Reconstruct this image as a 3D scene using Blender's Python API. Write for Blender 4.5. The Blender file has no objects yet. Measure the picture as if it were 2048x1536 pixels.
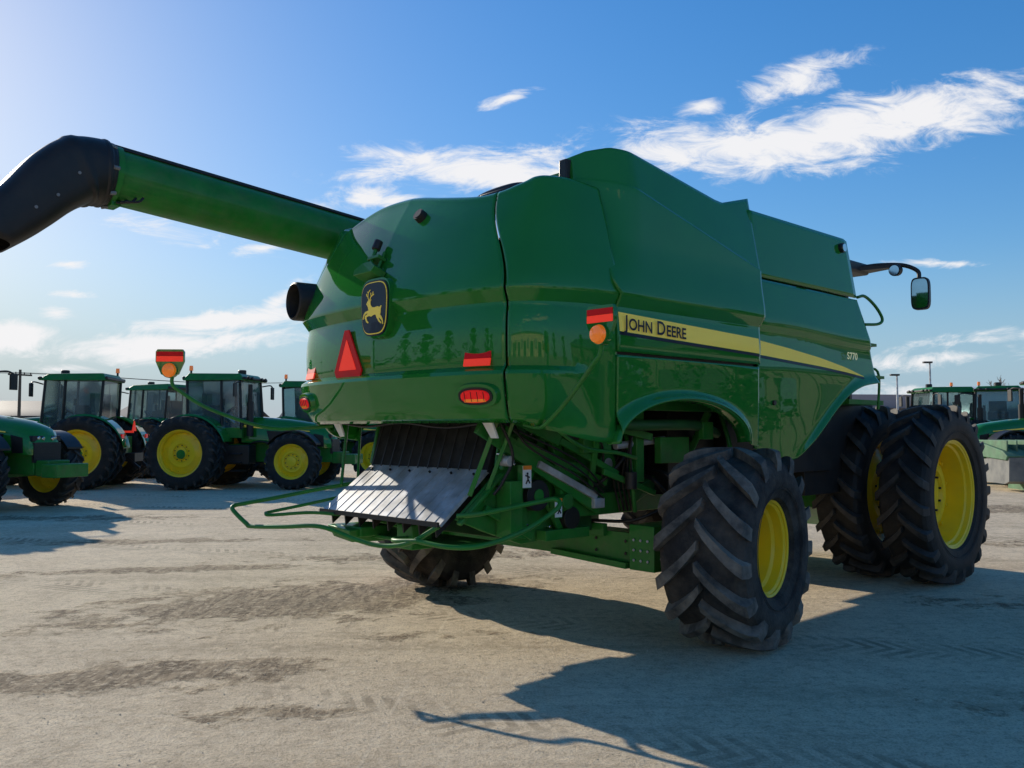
import bpy, bmesh, math, random
from mathutils import Vector, Matrix
random.seed(7)
scene=bpy.context.scene
rad=math.radians
# ------------------------------------------------------------------ materials
def newmat(name):
    m=bpy.data.materials.new(name); m.use_nodes=True
    nt=m.node_tree; b=nt.nodes['Principled BSDF']; return m,nt,b
def N(nt,t,**k):
    n=nt.nodes.new(t)
    for a,v in k.items(): setattr(n,a,v)
    return n
def pm(name,col,rough=.5,metal=0,coat=0,var=.12,scale=5,bump=0,bscale=60,dust=None,dustamt=.3,dscale=3,emit=0,trans=0,rvar=.05,spec=.5,wave=0):
    m,nt,b=newmat(name); L=nt.links.new
    tc=N(nt,'ShaderNodeTexCoord'); no=N(nt,'ShaderNodeTexNoise'); no.inputs['Scale'].default_value=scale; no.inputs['Detail'].default_value=4
    L(tc.outputs['Object'],no.inputs['Vector'])
    mr=N(nt,'ShaderNodeMapRange'); mr.inputs[1].default_value=.3; mr.inputs[2].default_value=.7; mr.inputs[3].default_value=1-var; mr.inputs[4].default_value=1+var
    L(no.outputs['Fac'],mr.inputs[0])
    mx=N(nt,'ShaderNodeVectorMath',operation='SCALE'); mx.inputs[0].default_value=col; L(mr.outputs[0],mx.inputs['Scale'])
    out=mx.outputs[0]
    if dust:
        n2=N(nt,'ShaderNodeTexNoise'); n2.inputs['Scale'].default_value=dscale; n2.inputs['Detail'].default_value=6; n2.inputs['Roughness'].default_value=.65
        L(tc.outputs['Object'],n2.inputs['Vector'])
        r2=N(nt,'ShaderNodeMapRange'); r2.inputs[1].default_value=.4; r2.inputs[2].default_value=.68; r2.inputs[3].default_value=0; r2.inputs[4].default_value=dustamt
        L(n2.outputs['Fac'],r2.inputs[0])
        mm=N(nt,'ShaderNodeMix',data_type='RGBA'); L(r2.outputs[0],mm.inputs[0]); L(out,mm.inputs[6]); mm.inputs[7].default_value=(*dust,1); out=mm.outputs[2]
    L(out,b.inputs['Base Color'])
    if rvar:
        rr=N(nt,'ShaderNodeMapRange'); rr.inputs[1].default_value=.3; rr.inputs[2].default_value=.7; rr.inputs[3].default_value=max(0,rough-rvar); rr.inputs[4].default_value=rough+rvar
        L(no.outputs['Fac'],rr.inputs[0]); L(rr.outputs[0],b.inputs['Roughness'])
    else: b.inputs['Roughness'].default_value=rough
    b.inputs['Metallic'].default_value=metal; b.inputs['Coat Weight'].default_value=coat; b.inputs['Coat Roughness'].default_value=.015
    b.inputs['Specular IOR Level'].default_value=spec
    if emit: b.inputs['Emission Color'].default_value=(*col,1); b.inputs['Emission Strength'].default_value=emit
    if trans: b.inputs['Transmission Weight'].default_value=trans
    if wave:
        n3=N(nt,'ShaderNodeTexNoise'); n3.inputs['Scale'].default_value=1.8; n3.inputs['Detail'].default_value=1
        L(tc.outputs['Object'],n3.inputs['Vector'])
        bp=N(nt,'ShaderNodeBump'); bp.inputs['Strength'].default_value=wave; bp.inputs['Distance'].default_value=.05
        L(n3.outputs['Fac'],bp.inputs['Height']); L(bp.outputs[0],b.inputs['Coat Normal'])
    if bump:
        n3=N(nt,'ShaderNodeTexNoise'); n3.inputs['Scale'].default_value=bscale; n3.inputs['Detail'].default_value=4
        L(tc.outputs['Object'],n3.inputs['Vector'])
        bp=N(nt,'ShaderNodeBump'); bp.inputs['Strength'].default_value=bump; bp.inputs['Distance'].default_value=.02
        L(n3.outputs['Fac'],bp.inputs['Height']); L(bp.outputs[0],b.inputs['Normal'])
    return m
GREEN=pm('green_paint',(.019,.190,.026),.5,coat=1,var=.05,scale=2,spec=0,wave=.05)
GREEN2=pm('green_frame_paint',(.022,.19,.027),.45,coat=.25,var=.15,dust=(.15,.16,.09),dustamt=.25,dscale=6,spec=.15)
GREENM=pm('weathered_green',(.10,.20,.11),.6,var=.25,dust=(.16,.17,.13),dustamt=.4,dscale=4,spec=.2)
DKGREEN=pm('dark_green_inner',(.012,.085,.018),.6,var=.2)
YEL=pm('yellow_rim_paint',(1.0,.66,.012),.4,coat=.25,var=.04,dust=(.50,.35,.08),dustamt=.2,spec=.3)
YELS=pm('yellow_decal',(1.0,.74,.12),.5,coat=.1,var=.03,spec=.1,emit=.08)  # faint emission added to brighten the decal; not a light source
PALE=pm('pale_yellow_decal',(.95,.88,.45),.5,var=.03,spec=.1,emit=.15)  # brightness put in by emission so the lettering stands out
NAVY=pm('dark_decal',(.008,.014,.03),.4,coat=.2,var=.05,spec=.2)
BLACK=pm('black_plastic',(.022,.019,.018),.45,var=.2,bump=.05,spec=.35,dust=(.06,.05,.04),dustamt=.2)
RUB=pm('tyre_rubber',(.016,.016,.016),.66,var=.3,scale=8,bump=.2,bscale=50,dust=(.06,.052,.044),dustamt=.4,dscale=5,spec=.3)  # darker than the lugs: shade of the tread gaps put into the colour
RUBL=pm('tyre_lug_rubber',(.028,.027,.026),.66,var=.3,scale=8,bump=.2,bscale=50,dust=(.11,.095,.078),dustamt=.55,dscale=5,spec=.35)
RUBD=pm('dusty_tyre_rubber',(.030,.028,.027),.8,var=.3,scale=8,bump=.4,bscale=45,dust=(.13,.11,.09),dustamt=.7,dscale=3.5,spec=.25)  # dusty, with gap shade between lugs put into the darker base
RUBDL=pm('dusty_tyre_lug',(.085,.078,.070),.8,var=.3,scale=8,bump=.4,bscale=45,dust=(.30,.255,.205),dustamt=.8,dscale=4,spec=.3)
STEEL=pm('bare_steel',(.50,.51,.53),.45,metal=.25,var=.25,scale=6,dust=(.24,.20,.14),dustamt=.5,dscale=7,rvar=.1,spec=.4)
CHUTE=pm('dark_chute',(.028,.028,.028),.8,var=.4,scale=9,dust=(.08,.07,.05),dustamt=.3,spec=.08)
CHROME=pm('chrome',(.7,.7,.7),.15,metal=1)
RED=pm('red_reflector',(.9,.010,.012),.3,coat=.3,emit=.25,spec=.2)
ORED=pm('orange_red_reflector',(1.0,.055,.03),.5,emit=.38,spec=.1)  # emission added for vividness; the reflector itself has no lamp
DRED=pm('dark_red_reflector',(.60,.012,.014),.45,emit=.08,spec=.1)  # slight glow added to an unlit reflector
AMB=pm('amber_lens',(1.0,.22,.01),.2,coat=.6,emit=.25)
WHT=pm('white_decal',(.8,.8,.78),.4)
ORG=pm('orange_decal',(.9,.25,.02),.4)
GLASS=pm('cab_glass',(.10,.17,.17),.05,coat=1,trans=.75,var=.03,rvar=.0)
MIR=pm('mirror_glass',(.5,.55,.55),.04,metal=1,rvar=0)
# ------------------------------------------------------------------ mesh builder
def sm(x): x=max(0,min(1,x)); return x*x*(3-2*x)
def interp(tab,x):
    if x<=tab[0][0]: return tab[0][1]
    for (x0,y0),(x1,y1) in zip(tab,tab[1:]):
        if x<=x1: return y0+(y1-y0)*(x-x0)/(x1-x0)
    return tab[-1][1]
def catmull(pts,k=8):
    P=[Vector(p) for p in pts]; out=[]
    Q=[2*P[0]-P[1]]+P+[2*P[-1]-P[-2]]
    for i in range(1,len(Q)-2):
        for j in range(k):
            t=j/k; a,b,c,d=Q[i-1],Q[i],Q[i+1],Q[i+2]
            out.append(.5*((2*b)+(c-a)*t+(2*a-5*b+4*c-d)*t*t+(3*b-a-3*c+d)*t**3))
    out.append(P[-1]); return out
def smooth_tab(tab,k=10): return [(p.x,p.y) for p in catmull([(x,y,0) for x,y in tab],k)]
class B:
    def __init__(s): s.v=[];s.f=[];s.m=[]
    def add(s,vs,fs,m=0):
        n=len(s.v); s.v+=[tuple(v) for v in vs]; s.f+=[tuple(i+n for i in f) for f in fs]; s.m+=[m]*len(fs)
    def hexa(s,p,m=0): s.add(p,[(0,1,2,3),(7,6,5,4),(0,4,5,1),(1,5,6,2),(2,6,7,3),(3,7,4,0)],m)
    def box(s,x0,x1,y0,y1,z0,z1,m=0): s.hexa([(x0,y0,z0),(x1,y0,z0),(x1,y1,z0),(x0,y1,z0),(x0,y0,z1),(x1,y0,z1),(x1,y1,z1),(x0,y1,z1)],m)
    def beam(s,p0,p1,w,h,m=0,up=(0,0,1)):
        p0=Vector(p0);p1=Vector(p1);d=(p1-p0).normalized();u=Vector(up)
        r=d.cross(u); r=r.normalized() if r.length>1e-4 else Vector((1,0,0)); u=r.cross(d).normalized()
        r*=w/2;u*=h/2
        s.hexa([p0-r-u,p0+r-u,p1+r-u,p1-r-u,p0-r+u,p0+r+u,p1+r+u,p1-r+u],m)
    def cyl(s,p0,p1,r0,r1=None,n=20,m=0,caps=True):
        r1=r0 if r1 is None else r1
        p0=Vector(p0);p1=Vector(p1);d=(p1-p0).normalized();a=d.orthogonal().normalized();b=d.cross(a)
        vs=[];fs=[]
        for p,r in((p0,r0),(p1,r1)):
            for i in range(n):
                t=2*math.pi*i/n; vs.append(p+(a*math.cos(t)+b*math.sin(t))*r)
        for i in range(n): fs.append((i,(i+1)%n,n+(i+1)%n,n+i))
        if caps: fs.append(tuple(range(n))[::-1]); fs.append(tuple(range(n,2*n)))
        s.add(vs,fs,m)
    def tube(s,path,r,n=10,m=0,k=6,smooth=True,caps=True):
        P=catmull(path,k) if smooth and len(path)>2 else [Vector(p) for p in path]
        vs=[];fs=[];a=None
        for i,p in enumerate(P):
            d=(P[min(i+1,len(P)-1)]-P[max(i-1,0)]).normalized()
            if a is None: a=d.orthogonal().normalized()
            a=(a-d*a.dot(d)).normalized(); b=d.cross(a)
            for j in range(n):
                t=2*math.pi*j/n; vs.append(p+(a*math.cos(t)+b*math.sin(t))*r)
        for i in range(len(P)-1):
            for j in range(n): fs.append((i*n+j,i*n+(j+1)%n,(i+1)*n+(j+1)%n,(i+1)*n+j))
        if caps: fs.append(tuple(range(n))[::-1]); fs.append(tuple(range((len(P)-1)*n,len(P)*n)))
        s.add(vs,fs,m)
    def lathe(s,prof,n=48,m=0,closed=False):
        vs=[];fs=[];k=len(prof)
        for i in range(n):
            t=2*math.pi*i/n
            for x,r in prof: vs.append((x,r*math.cos(t),r*math.sin(t)))
        for i in range(n):
            j=(i+1)%n
            for q in range(k-1+(1 if closed else 0)):
                q2=(q+1)%k; fs.append((i*k+q,i*k+q2,j*k+q2,j*k+q))
        s.add(vs,fs,m)
    def prism(s,poly,fn0,fn1,m=0):
        n=len(poly); vs=[fn0(*p) for p in poly]+[fn1(*p) for p in poly]
        fs=[tuple(range(n))[::-1],tuple(range(n,2*n))]+[(i,(i+1)%n,n+(i+1)%n,n+i) for i in range(n)]
        s.add(vs,fs,m)
    def grid(s,fn,nu,nv,m=0):
        vs=[fn(i/nu,j/nv) for i in range(nu+1) for j in range(nv+1)]
        fs=[(i*(nv+1)+j,(i+1)*(nv+1)+j,(i+1)*(nv+1)+j+1,i*(nv+1)+j+1) for i in range(nu) for j in range(nv)]
        s.add(vs,fs,m)
    def mesh(s,name,mats,angle=38,recalc=True):
        me=bpy.data.meshes.new(name); me.from_pydata(s.v,[],s.f)
        for mt in (mats if isinstance(mats,(list,tuple)) else [mats]): me.materials.append(mt)
        me.polygons.foreach_set('material_index',s.m)
        bm=bmesh.new(); bm.from_mesh(me)
        if recalc: bmesh.ops.recalc_face_normals(bm,faces=bm.faces)
        for f in bm.faces: f.smooth=True
        for e in bm.edges:
            if len(e.link_faces)==2 and e.calc_face_angle(0)>rad(angle): e.smooth=False
        bm.to_mesh(me); bm.free(); return me
    def obj(s,name,mats,parent=None,angle=38,bevel=0,solid=0,recalc=True):
        o=bpy.data.objects.new(name,s.mesh(name,mats,angle,recalc)); scene.collection.objects.link(o)
        if parent: o.parent=parent
        if solid:
            md=o.modifiers.new('thick','SOLIDIFY'); md.thickness=solid; md.offset=0
        if bevel:
            md=o.modifiers.new('bev','BEVEL'); md.width=bevel; md.segments=2; md.limit_method='ANGLE'; md.angle_limit=rad(40); md.harden_normals=False
        return o
def empty(name,loc=(0,0,0),rotz=0,parent=None,label=None,cat=None,group=None):
    o=bpy.data.objects.new(name,None); o.empty_display_size=.3; scene.collection.objects.link(o)
    o.location=loc; o.rotation_euler=(0,0,rotz)
    if parent: o.parent=parent
    if label: o['label']=label
    if cat: o['category']=cat
    if group: o['group']=group
    return o
def dup(o,parent=None):
    c=o.copy(); scene.collection.objects.link(c)
    if parent: c.parent=parent
    for ch in list(o.children): dup(ch,c)
    return c
def textmesh(body,size,bold=0):
    cu=bpy.data.curves.new('t','FONT'); cu.body=body; cu.size=size; cu.offset=bold; cu.resolution_u=4
    ob=bpy.data.objects.new('t',cu); scene.collection.objects.link(ob)
    bpy.context.view_layer.update()
    me=bpy.data.meshes.new_from_object(ob.evaluated_get(bpy.context.evaluated_depsgraph_get()))
    bpy.data.objects.remove(ob); return me
# ------------------------------------------------------------------ wheels
def tyre_mesh(name,R,W,rr,n,h,mats,lw=.04):
    b=B(); R0=R-h
    H=R0-rr
    prof=[(-.30*W,rr-.01),(-.37*W,rr+.015),(-.44*W,rr+.12*H),(-.505*W,rr+.45*H),(-.50*W,rr+.7*H),(-.46*W,R0-.09*H-.01),(-.40*W,R0-.012),(-.2*W,R0)]
    prof=prof+[(0,R0+.003)]+[(-x,r) for x,r in reversed(prof)]
    b.lathe(prof,72)
    for side in(-1,1):
        for k in range(n):
            f0=2*math.pi*(k+(0.5 if side>0 else 0))/n+random.uniform(-.006,.006)
            st=[];K=[0,.18,.36,.54,.7,.83,.93,1.0]
            for t in K:
                x=side*W*(-.015+.525*t if t<.9 else .4675+.035*(t-.9)/.1)
                ang=f0+(.50*W/R)*(t**.85)*1.0
                rt=R-.012*t*t
                if t>.8: rt=R-.010-.035*((t-.8)/.2)
                if t>=1: rt=R-.17*H-.05
                rb=min(rt-.02,R0-.015) if t<.9 else rt-h-.03
                hw=(lw*(.75+.45*t))/R
                st.append((x,ang,rb,rt,hw))
            vs=[];fs=[]
            for x,a,rb,rt,hw in st:
                for r,w in((rb,-hw*1.2),(rt,-hw),(rt,hw),(rb,hw*1.2)):
                    xx=x*(1.0 if r==rt else .985)
                    vs.append((xx,r*math.cos(a+w),r*math.sin(a+w)))
            for i in range(len(st)-1):
                o=i*4
                for q in range(3): fs.append((o+q,o+q+1,o+4+q+1,o+4+q))
                fs.append((o+3,o,o+4,o+7))
            fs.append((0,1,2,3)); e=(len(st)-1)*4; fs.append((e+3,e+2,e+1,e))
            b.add(vs,fs,1)
    for x in(.488,-.488):
        for t in(.30,.36): b.lathe([(x*W-.0,rr+t*H),(x*W*1.012,rr+t*H+.004),(x*W,rr+t*H+.008)],72)
    return b.mesh(name,mats,angle=26)
def rim_mesh(name,W,rr,disc,hub=.14,bolts=10,mat=None,proud=.10):
    b=B()
    b.lathe([(-.36*W,rr+.025),(-.38*W,rr),(-.34*W,rr-.02),(-.28*W,rr-.035),(disc-.02,rr-.07),(disc+.02,rr-.07),(.22*W,rr-.05),(.25*W,rr-.03),(.34*W,rr-.022),(.36*W,rr-.004),(.375*W,rr-.002),(.388*W,rr+.012),(.38*W,rr+.028),(.34*W,rr+.01)],64)
    b.lathe([(disc,rr-.06),(disc+.015,rr-.10),(disc+.03,rr*.70),(disc+.08,rr*.60),(disc+.08,hub+.09),(disc+.04,hub+.07),(disc+.04,hub),(disc+.04+proud*.6,hub-.01),(disc+.04+proud*.7,hub-.04),(disc+.04+proud*.7,0.001)],48)
    for i in range(bolts):
        a=2*math.pi*i/bolts; r=hub+.045
        b.cyl((disc+.03,r*math.cos(a),r*math.sin(a)),(disc+.075,r*math.cos(a),r*math.sin(a)),.014,n=6,m=1)
    for i in range(12):
        a=2*math.pi*i/12; r=rr*.82
        b.cyl((disc,r*math.cos(a),r*math.sin(a)),(disc+.045,r*math.cos(a),r*math.sin(a)),.02,n=8,m=0)
    return b.mesh(name,[mat or YEL,BLACK],angle=30)
def place_wheel(parent,loc,tm,rm,side=1,steer=0,spin=0):
    w=empty('wheel',loc,0,parent); w.rotation_euler=(0,0,steer+(math.pi if side<0 else 0))
    for nm,me in(('tyre',tm),('rim',rm)):
        o=bpy.data.objects.new(nm,me); scene.collection.objects.link(o); o.parent=w; o.rotation_euler=(spin,0,0)
    return w
# ================================================================== COMBINE
TH=rad(-46.9); OX,OY=.49,8.42
CMB=empty('combine_harvester',(OX,OY,0),TH,label='large green combine harvester with yellow wheels and folded unloading auger',cat='combine harvester')
plan=catmull([(1.68,.70,0),(1.68,.2,0),(1.68,-.5,0),(1.665,-1.15,0),(1.60,-1.58,0),(1.46,-1.86,0),(1.24,-2.0,0),(.9,-2.08,0),(.45,-2.13,0),(0,-2.15,0)],16)
arc=[0]
for p,q in zip(plan,plan[1:]): arc.append(arc[-1]+(q-p).length)
LT=arc[-1]
def plan_pt(q):
    d=(1-abs(q))*LT; sg=1 if q>=0 else -1
    for i in range(len(arc)-1):
        if d<=arc[i+1] or i==len(arc)-2:
            t=(d-arc[i])/(arc[i+1]-arc[i]); P=plan[i].lerp(plan[i+1],t)
            T0=(plan[min(i+1,len(plan)-1)]-plan[max(i-1,0)]).normalized(); T1=(plan[min(i+2,len(plan)-1)]-plan[i]).normalized()
            T=T0.lerp(T1,t).normalized(); break
    n=Vector((-T.y,T.x)) ; n=Vector((-n.x,-n.y)) if n.x*1+n.y*-1<0 else n
    if abs(q)<1e-3: n=Vector((0,-1))
    return Vector((P.x*sg,P.y)),Vector((n.x*sg,n.y))
def q_for(f,lo,hi):
    for _ in range(40):
        m=(lo+hi)/2
        if f(m)<0: lo=m
        else: hi=m
    return (lo+hi)/2
def q_a(a): return q_for(lambda q:plan_pt(q)[0].y-a,.25,1)
def q_b(b): return math.copysign(q_for(lambda q:plan_pt(q)[0].x-abs(b),0,.6),b)
UP_=[(2.655,.045),(2.668,.047),(2.70,.045),(2.74,.041),(2.80,.032),(2.88,.018),(2.96,.007),(3.05,0),(3.9,0)]
OFFH=[(1.70,-.15),(1.76,-.05),(1.82,-.01),(1.88,.012),(1.95,.03),(2.02,.046),(2.065,.055),(2.085,.05),(2.12,-.002),(2.2,.004),(2.35,.009),(2.46,.004),(2.55,-.012),(2.575,-.012)]+UP_
OFFS=[(1.2,-.02),(1.7,0.0),(2.0,.009),(2.2,.012),(2.4,.010),(2.55,-.006),(2.575,-.006)]+UP_
QS1=q_b(1.33); QS2=q_a(-1.20)
def hood(q,z):
    k=sm((z-2.7)/.75)
    qq=q*(1-.20*k*(1-sm((abs(q)-QS1)/(QS2-QS1))))
    P,n=plan_pt(qq); w=sm((abs(q)-.36)/.13)
    o=interp(OFFH,z)*(1-w)+interp(OFFS,z)*w
    L=.175*(max(0,(z-2.66))/.8)**1.6
    return Vector((P.x+n.x*(o-L),P.y+n.y*(o-L*1.7),z))
def rear_pt(b,z):
    q=q_b(b)
    for _ in range(12):
        p=hood(q,z); q+=(b-p.x)/LT*.9
    return hood(q,z)
TOPT=smooth_tab([(-1.5,3.44),(-1.05,3.53),(-.6,3.60),(0,3.585),(.5,3.51),(1.0,3.44),(1.25,3.43),(1.5,3.46)],8)
def hood_top(q):
    P,_=plan_pt(q)
    if abs(q)<=QS1: return interp(TOPT,P.x)
    t=(abs(q)-QS1)/(QS2-QS1)
    z0=interp(TOPT,1.33 if q>0 else -1.33)
    return z0+.09*sm(t/.55)-.03*sm((t-.7)/.3)
def hood_bot(q):
    t=(abs(q)-QS1)/(QS2-QS1)
    return 1.74 if t<0 else 1.74-.15*sm(t*1.1)
ZL=[2.065,2.085,2.12,2.16,2.2,2.26,2.32,2.38,2.44,2.5,2.53,2.55,2.562,2.575,2.60,2.63,2.655,2.668,2.685,2.70,2.74,2.78,2.84,2.92]
def hood_panel(q0,q1,nu,name,mats=GREEN,par=CMB):
    b=B()
    def col(q):
        zb=hood_bot(q);zt=hood_top(q);out=[]
        for t in range(12): out.append(hood(q,zb+(2.065-zb)*t/12))
        for z in ZL: out.append(hood(q,z))
        for t in [i/10 for i in range(1,10)]+[.96]: out.append(hood(q,2.92+(zt-.06-2.92)*t))
        P,n=plan_pt(q); top=hood(q,zt-.06); n3=Vector((n.x,n.y*1.3,0))
        for k in range(9):
            an=rad(10*k+8); out.append(top+n3*(-.07*(1-math.cos(an)))+Vector((0,0,.055*math.sin(an))))
        out.append(out[-1]-n3*.12+Vector((0,0,.012)))
        c=Vector((top.x*.55,-1.15,zt+.03)); out.append(out[-1].lerp(c,.5)); out.append(c)
        return out
    cols=[col(q0+(q1-q0)*i/nu) for i in range(nu+1)]; nv=len(cols[0])-1
    b.grid(lambda u,v:cols[round(u*nu)][round(v*nv)],nu,nv)
    return b.obj(name,mats,par,angle=19,solid=.022)
g=.0022
hood_panel(-QS1+g,QS1-g,90,'rear_hood')
hood_panel(QS1+g,QS2-g,40,'corner_panel')
hood_panel(-QS2+g,-QS1-g,40,'corner_panel')
def side_b(a,z):
    b=1.678+interp(OFFS,z)
    zc=3.50-.243*(a+1.05)
    if z>2.66: b-=.030*(z-2.66)
    if z>zc: b-=.20*(z-zc)+.008*sm((z-zc)/.02)
    if a<-.90:
        k=(-.90-a)/.38; b-=.34*k*k*sm((z-2.66)/.85)
    return b
TOPA=[(-1.28,3.73),(-1.2,3.775),(-1.08,3.80),(-.95,3.785),(.22,3.625),(.34,3.62),(.84,3.76)]
def af(z): return .66+.10*(z-2.2)
ZD=[2.245,2.3,2.35,2.4,2.45,2.5,2.53,2.55,2.562,2.575,2.60,2.63,2.655,2.668,2.685,2.70]
def door(sg,name):
    b=B(); na=18; nb_=22; zr=len(ZD); nz=na+nb_
    def fn(u,v):
        j=round(v*(zr+nz-1)); au=-1.28+2.1*u; zt=interp(TOPA,au); zc=min(zt-.02,3.50-.243*(au+1.05))
        if j<zr: z=ZD[j]
        elif j<zr+na: z=2.70+(zc-2.70)*(j-zr+1)/na
        else: z=zc+(zt-zc)*((j-zr-na+1)/nb_)**1.5
        a=(-1.28+.065*(1-sm((z-2.64)/.1)))+(af(z)+1.28-.065*(1-sm((z-2.64)/.1)))*u
        return (sg*side_b(a,z),a,z)
    b.grid(fn,80,zr+nz-1); return b.obj(name,GREEN,CMB,angle=19,solid=.028)
door(1,'side_door'); door(-1,'side_door')
AC,AW,AH=-.40,.84,.34
def arch(a):
    t=(a-AC)/AW
    if abs(t)<1: return 1.58+AH*math.sqrt(1-t*t)
    return 1.58 if a<AC else 1.58-.05*(a-AC-AW)/.24
def fender(sg):
    b=B()
    def fn(u,v):
        a=-1.222+1.875*u; zb=arch(a); z=zb+(2.222-zb)*(v**1.5)
        t=(a-AC)/AW; r=math.sqrt(max(0,((a-AC)/AW)**2+max(0,(z-1.58)/AH)**2))
        fl=.060*math.exp(-((max(r,1)-1)/.10)**2)*sm((1.25-abs(t))/.3)
        return (sg*(1.678+interp(OFFS,z)+fl),a,z)
    b.grid(fn,120,44)
    def fl2(u,v):
        a=AC-AW*math.cos(math.pi*u); z=arch(max(AC-AW+.0001,min(AC+AW-.0001,a)))
        return (sg*(1.678+.060-.12*v),a,z-.001-.01*v)
    b.grid(fl2,50,3)
    return b.obj('wheel_arch_panel',GREEN,CMB,angle=50,solid=.02)
fender(1);fender(-1)
AFB=[(2.16,2.96),(2.5,2.87),(3.03,2.68),(3.64,2.60)]
BOTB=smooth_tab([(.66,1.53),(.95,1.455),(1.2,1.415),(1.38,1.43),(1.58,1.54),(1.80,1.70),(2.05,1.88),(2.32,2.03),(2.6,2.12),(2.96,2.165)],8)
def sideB(a,z):
    b=1.665
    zc=2.60-.05*sm((a-1.2)/1.5)
    b+= -.02*sm((zc-z)/.05)*sm((z-zc+.45)/.4)
    if z>zc+.06: b-=.07*(z-zc-.06)/.45
    zb=interp(BOTB,a); b+=.035*math.exp(-((z-zb)/.05)**2)*sm((a-1.3)/.5)
    return b
def front_panel(sg):
    b=B()
    def fn(u,v):
        zb=interp(BOTB,.68+2.28*u); z=zb+(3.015-zb)*v**1.2
        a=.685+.10*(z-2.2)*(1-u)*1+(interp(AFB,z)-.685)*u
        return (sg*sideB(.68+2.28*u if v<.3 else a,z),a,z)
    b.grid(fn,110,60); return b.obj('front_side_panel',GREEN,CMB,angle=40,solid=.022)
def tank_panel(sg):
    b=B()
    def fn(u,v):
        z=3.04+.60*v; a=.76+(interp(AFB,z)-.76)*u
        if z>3.5 and u>.97: z-=.02
        return (sg*(1.60-.10*(z-3.04)),a,z)
    b.grid(fn,30,14)
    b.box(*sorted((sg*1.0,sg*1.53)),2.57,2.60,3.06,3.62)
    b.obj('grain_tank_panel',GREEN,CMB,angle=50,solid=.022)
for s in(1,-1): front_panel(s);tank_panel(s)
b=B()
b.prism([(-1.75,1.86),(-1.6,3.15),(2.5,3.15),(2.55,2.25),(1.6,2.1),(1.2,1.75),(.5,1.98)],lambda a,z:(-1.32,a,z),lambda a,z:(1.32,a,z))
b.box(-1.45,1.45,-1.10,2.5,2.3,3.30)
b.box(-1.45,1.45,.8,2.55,3.36,3.6)
b.box(1.46,1.56,.70,1.5,1.62,2.9); b.box(-1.56,-1.46,.70,1.5,1.62,2.9)
b.obj('inner_body',DKGREEN,CMB,bevel=.01)
b=B()
b.box(.75,1.25,-1.2,-.6,3.42,3.68); b.box(1.22,1.30,-1.33,-1.22,3.4,3.72,1)
b.tube([(.35,-1.45,3.50),(.45,-1.4,3.58),(.75,-1.35,3.61),(.95,-1.3,3.58)],.03,m=1)
b.box(.45,.8,-1.45,-1.3,3.50,3.585,1)
b.obj('engine_deck_cover',[GREEN2,BLACK],CMB,bevel=.01)
# ---- stripe and lettering
STR=[(-1.205,2.462,.140),(.64,2.403,.130),(1.2,2.368,.112),(1.8,2.325,.082),(2.3,2.275,.046),(2.68,2.222,.003)]
def sc(a): return interp([(x,c) for x,c,w in STR],a)
def sw(a): return interp([(x,w) for x,c,w in STR],a)
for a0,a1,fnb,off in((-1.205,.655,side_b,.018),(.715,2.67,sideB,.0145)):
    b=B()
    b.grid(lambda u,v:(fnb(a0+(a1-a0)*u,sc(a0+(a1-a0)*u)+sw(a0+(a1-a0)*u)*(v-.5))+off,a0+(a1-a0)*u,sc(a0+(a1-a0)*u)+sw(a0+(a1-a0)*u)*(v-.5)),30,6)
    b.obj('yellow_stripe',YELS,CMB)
    b=B()
    b.grid(lambda u,v:(fnb(a0+(a1-a0)*u,sc(a0+(a1-a0)*u)-.5*sw(a0+(a1-a0)*u)-.026+.022*v)+off,a0+(a1-a0)*u,sc(a0+(a1-a0)*u)-.5*sw(a0+(a1-a0)*u)-.026+.022*v),30,2)
    b.obj('dark_stripe',NAVY,CMB)
def side_text(parts,a0,zfun,fnb,off,mat,xs=1.0,bold=.0035):
    x=a0; vs=[];fs=[]
    for body,size in parts:
        me=textmesh(body,size,bold=bold)
        n=len(vs); mx=max(v.co.x for v in me.vertices)
        for v in me.vertices:
            a=x+v.co.x*xs; z=zfun(a)+v.co.y; vs.append((fnb(a,sc(a))+off,a,z))
        fs+=[tuple(i+n for i in p.vertices) for p in me.polygons]
        x+=(mx+size*.09)*xs
    bb=B(); bb.add(vs,fs); bb.obj('lettering',mat,CMB,recalc=False); return x
xe=side_text([('J',.145),('OHN',.118)],-1.16,lambda a:sc(a)-.050,lambda a,z:1.692,.026,NAVY,xs=1.02,bold=.0025)
side_text([(' D',.145),('EERE',.118)],xe,lambda a:sc(a)-.050,lambda a,z:1.692,.026,NAVY,xs=1.02,bold=.0025)
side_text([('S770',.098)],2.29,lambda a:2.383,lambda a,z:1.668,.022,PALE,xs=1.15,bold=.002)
for sg in(1,-1):
    b=B(); b.box(*sorted((sg*1.60,sg*1.66)),-1.2,.62,2.2,2.26); b.obj('door_gap',BLACK,CMB)
# ---- badge
def rear_frame(bb,z):
    p=rear_pt(bb,z); px=rear_pt(bb+.03,z)-rear_pt(bb-.03,z); pz=rear_pt(bb,z+.1)-rear_pt(bb,z-.1)
    ex=px.normalized(); ez=(pz-ex*pz.dot(ex)).normalized(); ny=ex.cross(ez)
    if ny.y>0: ny=-ny
    return p,ex,ez,ny
def on_rear(bb,z,off0=0):
    p,ex,ez,ny=rear_frame(bb,z)
    return lambda x,y,d:tuple(p+ex*x+ez*y+ny*(d+off0))
F=lambda x,y,d:(x+.09,-2.20-d,2.625+y)
def shield(s):
    pts=[]; n=56
    for k in range(n):
        t=2*math.pi*k/n; c,s_=math.cos(t),math.sin(t)
        x=.175*math.copysign(abs(c)**.52,c); y=.212*math.copysign(abs(s_)**.60,s_)
        x*=1.0+.06*(y/.2) ; pts.append((x*s,y*s))
    return pts
b=B()
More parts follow.
